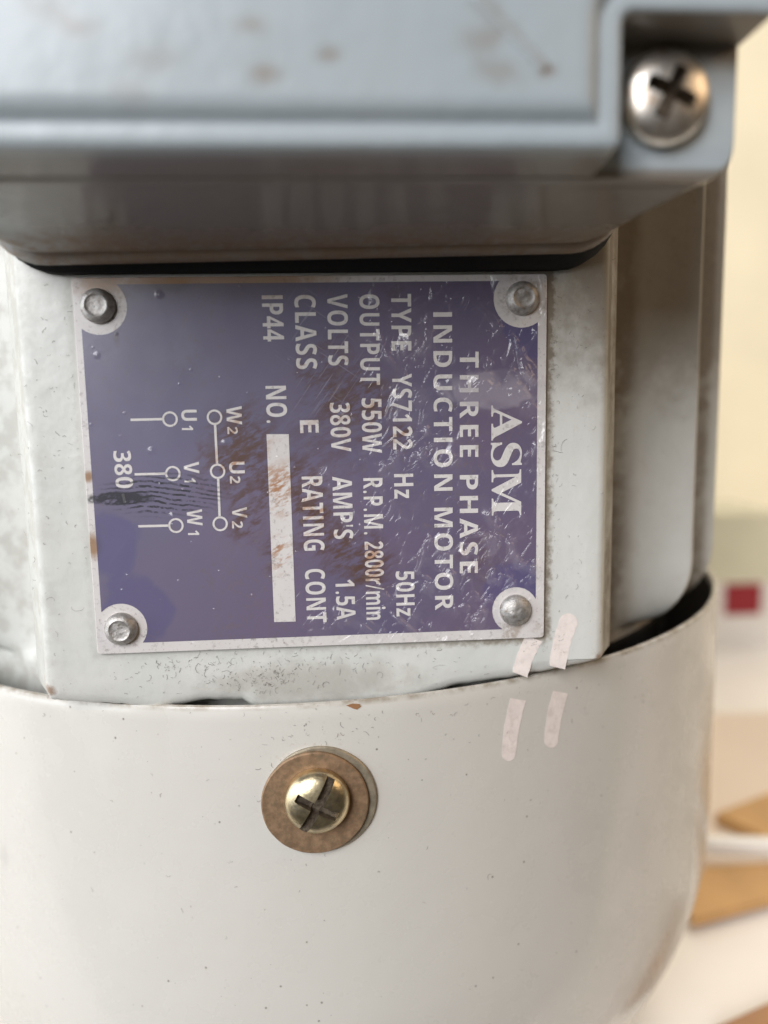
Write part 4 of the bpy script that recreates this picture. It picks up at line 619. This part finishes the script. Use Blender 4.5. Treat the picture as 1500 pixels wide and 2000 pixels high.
# cover: ear plate and dome with a notch at every corner
cm = Mesh()
EX, EZ0, EZ1 = 36.05, 24.93, 89.0
cm.loft([rrect(-EX, EX, EZ0, EZ1, 3.0, -20.0), rrect(-EX, EX, EZ0, EZ1, 3.0, -21.6), rrect(-EX + .15, EX - .15, EZ0 + .15, EZ1 - .15, 2.9, -21.9), rrect(-EX + .45, EX - .45, EZ0 + .45, EZ1 - .45, 2.7, -22.0)])
def notch_outline(d, y, zlow):
    """rectangle X +-36.4, Z zlow..mirror, with corner notches; inset by d (mm)"""
    ex = 36.4 - d; nx = 24.25 - d; nl = 29.5 - d; z0 = zlow + d; nz = 35.5 + d
    zc = (EZ0 + EZ1) / 2; zt = 2 * zc - z0; nzt = 2 * zc - nz
    rc = max(0.3, 0.7 - d * .3); rf = 0.8 + d
    pts = []
    def cor(cx, cz, r, a0, a1):
        for k in range(6):
            a = math.radians(a0 + (a1 - a0) * k / 5); pts.append((cx + r * math.cos(a), y, cz + r * math.sin(a)))
    cor(nx - rc, z0 + rc, rc, 270, 360)
    cor(nx + rf, nz - rf, rf, 180, 90)
    cor(ex - rc, nz + rc, rc, 270, 360)
    cor(ex - rc, nzt - rc, rc, 0, 90)
    cor(nx + rf, nzt + rf, rf, 270, 180)
    cor(nx - rc, zt - rc, rc, 0, 90)
    cor(-nl + rc, zt - rc, rc, 90, 180)
    cor(-nl - rf, nzt + rf, rf, 0, -90)
    cor(-ex + rc, nzt - rc, rc, 90, 180)
    cor(-ex + rc, nz + rc, rc, 180, 270)
    cor(-nl - rf, nz - rf, rf, 90, 0)
    cor(-nl + rc, z0 + rc, rc, 180, 270)
    return pts
cm.loft([notch_outline(0, -19.4, 24.85), notch_outline(0.0, -26.6, 25.78), notch_outline(0.10, -27.1, 25.78), notch_outline(0.35, -27.3, 25.75), notch_outline(1.25, -27.33, 25.75),
         notch_outline(1.65, -27.2, 25.75), notch_outline(1.95, -27.3, 25.75), notch_outline(2.3, -27.8, 25.75), notch_outline(2.8, -28.15, 25.75), notch_outline(3.6, -28.25, 25.75)])
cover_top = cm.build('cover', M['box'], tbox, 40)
cover_top['label'] = 'blue grey stained terminal box cover with notched corner'
# embossed line on the cover, running up out of view
em = Mesh()
A = on_plane(1066, 134, -28.2); B = on_plane(955, 20, -28.2); d = (B - A)
em.tube([A, A + d * 0.3, A + d * 1.2, A + d * 2.4], lambda u: 0.42, 8)
A2 = on_plane(905, -10, -28.2)
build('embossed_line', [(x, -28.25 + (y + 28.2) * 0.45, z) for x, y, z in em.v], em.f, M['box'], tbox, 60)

def cross_cutters(w, L, depth, rot, center, ybase, slot=None):
    cs = []
    for k, (ww, ll, dd) in enumerate(((w, L, depth), (w, slot or L, depth * (0.85 if slot else 1)))):
        a = math.radians(rot + 90 * k); vs = []
        for y, s in ((-ybase - 3, 1.0), (-ybase + dd, 0.80 if slot is None else 0.96)):
            for sx, sz in ((-1, -1), (1, -1), (1, 1), (-1, 1)):
                x, z = sx * ll / 2 * s, sz * ww / 2 * (0.85 if y > -ybase else 1.0)
                vs.append((x * math.cos(a) - z * math.sin(a), y, x * math.sin(a) + z * math.cos(a)))
        cs.append((vs, [(0, 1, 2, 3), (7, 6, 5, 4), (0, 4, 5, 1), (1, 5, 6, 2), (2, 6, 7, 3), (3, 7, 4, 0)]))
    return cs
def pan_head(name, R, H, c, rot, mat, parent, w, L, depth, slot=None, tiltv=(0, 0)):
    pr = [(R * 0.96, -0.1), (R, 0.12), (R, H * 0.30)] + [(R * math.cos(q) ** 0.8, H * 0.30 + H * 0.70 * math.sin(q)) for q in [math.radians(x) for x in (10, 20, 30, 40, 50, 60, 70, 80)]] + [(R * 0.06, H)]
    m = lathe(pr, 48)
    v, f = boolean(m.v, m.f, cross_cutters(w, L, depth, rot, c, H, slot))
    def dome(r): return H * 0.30 + H * 0.70 * math.sqrt(max(0.0, 1 - min(1.0, (r / R)) ** 2.5))
    deep = []
    for q in f:
        cx = sum(v[k][0] for k in q) / len(q); cy = sum(v[k][1] for k in q) / len(q); cz = sum(v[k][2] for k in q) / len(q)
        r = math.hypot(cx, cz); deep.append(r < R * 0.97 and cy > -dome(r) + 0.16 and cy < -0.05)
    v = [tuple(Vector(p) + Vector(c)) for p in v]
    me = bpy.data.meshes.new(name); me.from_pydata([(x * MM, y * MM, z * MM) for x, y, z in v], [], f)
    o = link(name, me, mat, parent, 32)
    me.materials.append(M['recess'])
    for p, dd in zip(me.polygons, deep):
        if dd: p.material_index = 1
    print('screw faces', len(f), 'recess', sum(deep))
    return o
sc_ = on_plane(1305, 185, -23.4)
pan_head('screw', 3.75, 2.3, (sc_.x, -22.0, sc_.z), -24, M['steel'], tbox, 1.25, 4.9, 1.9)['label'] = 'shiny cross recess screw in the corner ear'

# --- fan cover: thin spun shell, open at the top, slightly askew
SK = 0.0270
def skew(p):
    x, y, z = p; k = max(0.0, min(1.0, (z + 80) / 50)); return (x, y, z + SK * x * k)
prof_out = [(COVER_R - .95, -26.95 + -0.35), (COVER_R - .80, -27.1), (COVER_R - .45, -26.98), (COVER_R - .15, -27.1), (COVER_R, -27.5), (COVER_R, -29.0), (COVER_R, -31.0)]
prof_out += [(COVER_R, z) for z in (-35, -40, -45, -50, -55, -60, -64, -67)]
for k in range(1, 15):
    q = k / 14 * math.radians(58)
    prof_out.append((COVER_R - 53 * (1 - math.cos(q)), -67.5 - 53 * math.sin(q)))
rl, zl = prof_out[-1]
prof_out += [(rl - 2.5, zl - 1.4), (rl - 6, -113.8), (rl - 12, -113.95), (0.5, -113.95)]
fanm = Mesh()  # black disc added so the gap behind the rim stays dark
fanm.loft([[(AX + r * math.sin(2 * math.pi * k / 96), AY - r * math.cos(2 * math.pi * k / 96), z) for k in range(96)] for r, z in ((20, -28.6), (65.8, -28.6), (66.4, -29.2), (66.4, -33.0), (20, -33.0))])
prof_in = [(COVER_R - 1.0, -28.5), (COVER_R - 1.0, -54), (COVER_R - 1.0, -66), (COVER_R - 14, -96), (40, -112), (0.5, -112)]
full = list(reversed(prof_in)) + prof_out
seg = 220; rings = []
for r, z in full:
    rings.append([skew((AX + r * math.sin(2 * math.pi * k / seg), AY - r * math.cos(2 * math.pi * k / seg), z)) for k in range(seg)])
cm2 = Mesh(); cm2.loft(rings)
fan = cm2.build('fan_cover', M['cover'], motor, 40)
fan.data.materials.append(M['inside'])
for p in fan.data.polygons:                      # shade of the inside is put into its colour
    if p.index < seg * (len(prof_in) - 1): p.material_index = 1
fanm.build('fan', M['rubber'], motor, 40)['label'] = 'black fan disc added to keep the gap under the cover rim dark'
fan['label'] = 'smooth off white round fan cover'
for p0, p1, w0, w1, r0, r1, sd in (((1012, 1366), (994, 1473), 31, 27, False, True, 3), ((1095, 1352), (1077, 1447), 30, 27, False, True, 4)):
    v, f = patch(stroke_outline(p0, p1, w0, w1, r0, r1, 0.5, sd), on_cov, 0.02, 0.02)
    build('paint_mark', v, f, M['mark'], fan, None)['label'] = 'white touch-up paint stroke on the fan cover'
chip = [(676, 1378), (688, 1374), (702, 1375), (705, 1380), (697, 1386), (690, 1384), (683, 1381)]
v, f = patch(chip, on_cov, 0.03, 0.05)
build('rust_chip', v, f, M['brown'], fan)
wc = on_cover(622, 1560, COVER_R)
def washer(cx, cz, ro, ri, y0, th, mat, wob, label):
    n = 72; m = Mesh(); rings = []
    for r, y in ((ri, y0), (ro - .05, y0), (ro, y0 - .12), (ro, y0 - th + .15), (ro - .15, y0 - th), (ri + .1, y0 - th), (ri, y0 - th + .1)):
        rings.append([(cx + (r + (wob * mnoise.noise((3 * math.cos(a), 3 * math.sin(a), 1.0)) if r > ro - 1 else 0)) * math.cos(a), y, cz + (r + (wob * mnoise.noise((3 * math.cos(a), 3 * math.sin(a), 1.0)) if r > ro - 1 else 0)) * math.sin(a)) for a in [2 * math.pi * k / n for k in range(n)]])
    rings.append(rings[0])
    m.loft(rings, False, False)
    o = m.build('washer', mat, fan, 40); o['label'] = label; return o
washer(wc.x + .30, wc.z + .0, 6.5, 2.2, -2.8, 0.56, M['washer_edge'], 0.05, 'pale zinc washer showing behind the brown one')
washer(wc.x - .38, wc.z - .10, 6.2, 2.2, -3.35, 0.6, M['washer'], 0.05, 'brown tarnished washer')
hs = on_plane(619, 1571, -5.3)
pan_head('screw', 3.75, 2.5, (hs.x, -3.93, hs.z), 61, M['zinc'], fan, 1.15, 7.9, 1.15, slot=5.4)['label'] = 'yellow zinc pan head screw with slot and cross recess'

# --- lint and fibres lying on the paint
def lint(name, spots, surf, parent, seed):
    rnd = random.Random(seed); m = Mesh()
    for (cx, cy, sx, sy, cnt) in spots:
        for _ in range(cnt):
            x = rnd.gauss(cx, sx); y = rnd.gauss(cy, sy)
            L = rnd.uniform(3, 15) * rnd.random() ** 0.8; a = rnd.uniform(0, 6.28); cv = rnd.uniform(-3.4, 3.4); pts = []
            if rnd.random() < 0.10: L *= 2.2
            for k in range(7):
                p = surf(x, y, 0.045 + 0.02 * math.sin(k * 2.0)); pts.append(p)
                x += L / 6 * math.cos(a); y += L / 6 * math.sin(a); a += cv / 6 + rnd.uniform(-.3, .3)
            m.tube(pts, rnd.uniform(0.008, 0.019), 3)
    o = m.build(name, M['lint'], parent); o['kind'] = 'stuff'; return o
lint('lint', [(520, 1325, 45, 14, 130), (560, 1295, 130, 12, 90), (340, 1298, 40, 8, 45), (300, 1330, 60, 20, 25), (800, 1300, 120, 22, 45), (1085, 900, 5, 160, 50), (1140, 700, 22, 120, 30), (1135, 1080, 25, 110, 14), (1060, 1262, 20, 12, 25), (100, 900, 35, 200, 70), (130, 700, 30, 100, 25)],
     on_pad, frame, 11)
lint('lint', [(610, 1430, 70, 22, 30), (560, 1480, 60, 40, 14), (400, 1600, 190, 120, 26), (750, 1700, 200, 130, 14), (960, 1420, 140, 40, 12), (700, 1395, 300, 8, 25)], on_cov, fan, 12)

# ------------------------------------------------------------------ things behind, right of the motor
def slab(name, pts_xy, z0, z1, mat, parent=None, smooth=30, bev=0.0):
    m = Mesh(); m.loft([[(x, y, z0) for x, y in pts_xy], [(x, y, z1) for x, y in pts_xy]]); return m.build(name, mat, parent, smooth)
def tag(o, label, cat, group=None):
    o['label'] = label; o['category'] = cat
    if group: o['group'] = group
    return o
def lay(name, px, z0, z1, mat):
    pts = [on_level(x, y, z1) for x, y in px]
    m = Mesh(); c = sum(pts, Vector()) / len(pts)
    m.loft([[(p.x, p.y, z0) for p in pts], [(p.x, p.y, z1 - 0.6) for p in pts], [(c.x + (p.x - c.x) * .985, c.y + (p.y - c.y) * .985, z1) for p in pts]])
    o = m.build(name, mat, None, 40)
    return o
tag(lay('wooden_board', [(1375, 1692), (1500, 1684), (1720, 1672), (1760, 1690), (1500, 1752), (1352, 1792), (1340, 1760)], TABLE_Z + 1.52, TABLE_Z + 4, M['wood']),
    'golden wooden board lying on the white table in front of the white rod', 'board')
tag(lay('wooden_offcut', [(1398, 1587), (1500, 1548), (1720, 1470), (1740, 1690), (1600, 1672), (1500, 1636), (1440, 1606)], TABLE_Z + 1.52, TABLE_Z + 5, M['wood']),
    'golden pointed wooden offcut behind the white rod', 'wood')
tag(lay('brown_batten', [(1385, 2010), (1500, 1958), (1640, 1900), (1760, 1960), (1500, 2120), (1400, 2130)], TABLE_Z + .05, TABLE_Z + 4, M['brown']),
    'brown wooden piece at the lower right corner of the table', 'wood')
rod = Mesh()
ra = on_level(1340, 1648, TABLE_Z + 6.6); rb = on_level(1760, 1664, TABLE_Z + 6.6)
rod.tube([ra, ra.lerp(rb, .3), ra.lerp(rb, .7), rb], 2.5, 20)
tag(rod.build('white_rod', M['plastic'], None, 60), 'glossy white plastic rod lying across the golden boards', 'rod')
mat_px = [(1352, 1778), (1330, 1600), (1365, 1392), (1700, 1385), (1800, 1500), (1760, 1690)]
tag(lay('beige_mat', mat_px, TABLE_Z + .02, TABLE_Z + 1.5, M['pink']), 'pinkish beige mat lying on the table under the golden boards', 'mat')
YC = on_level(1450, 1262, TABLE_Z).y
ca = on_plane(1405, 1005, YC); cb = on_plane(1492, 1135, YC)
carton = thing('carton', (ca.x + 10, YC, TABLE_Z), 'pale carton with sage green top and red square label on its face', 'carton')
v, f = box_mesh(ca.x - 45, cb.x + 6, YC, YC + 45, TABLE_Z, cb.z); build('body', v, f, M['plastic'], carton)
v, f = box_mesh(ca.x - 46, cb.x + 7, YC - 1, YC + 46, cb.z + .02, ca.z); build('lid', v, f, M['sage'], carton)
ra_ = on_plane(1416, 1141, YC); rb_ = on_plane(1483, 1198, YC)
v, f = box_mesh(ra_.x, rb_.x, YC - 1.2, YC - .05, rb_.z, ra_.z); build('label', v, f, M['red'], carton)
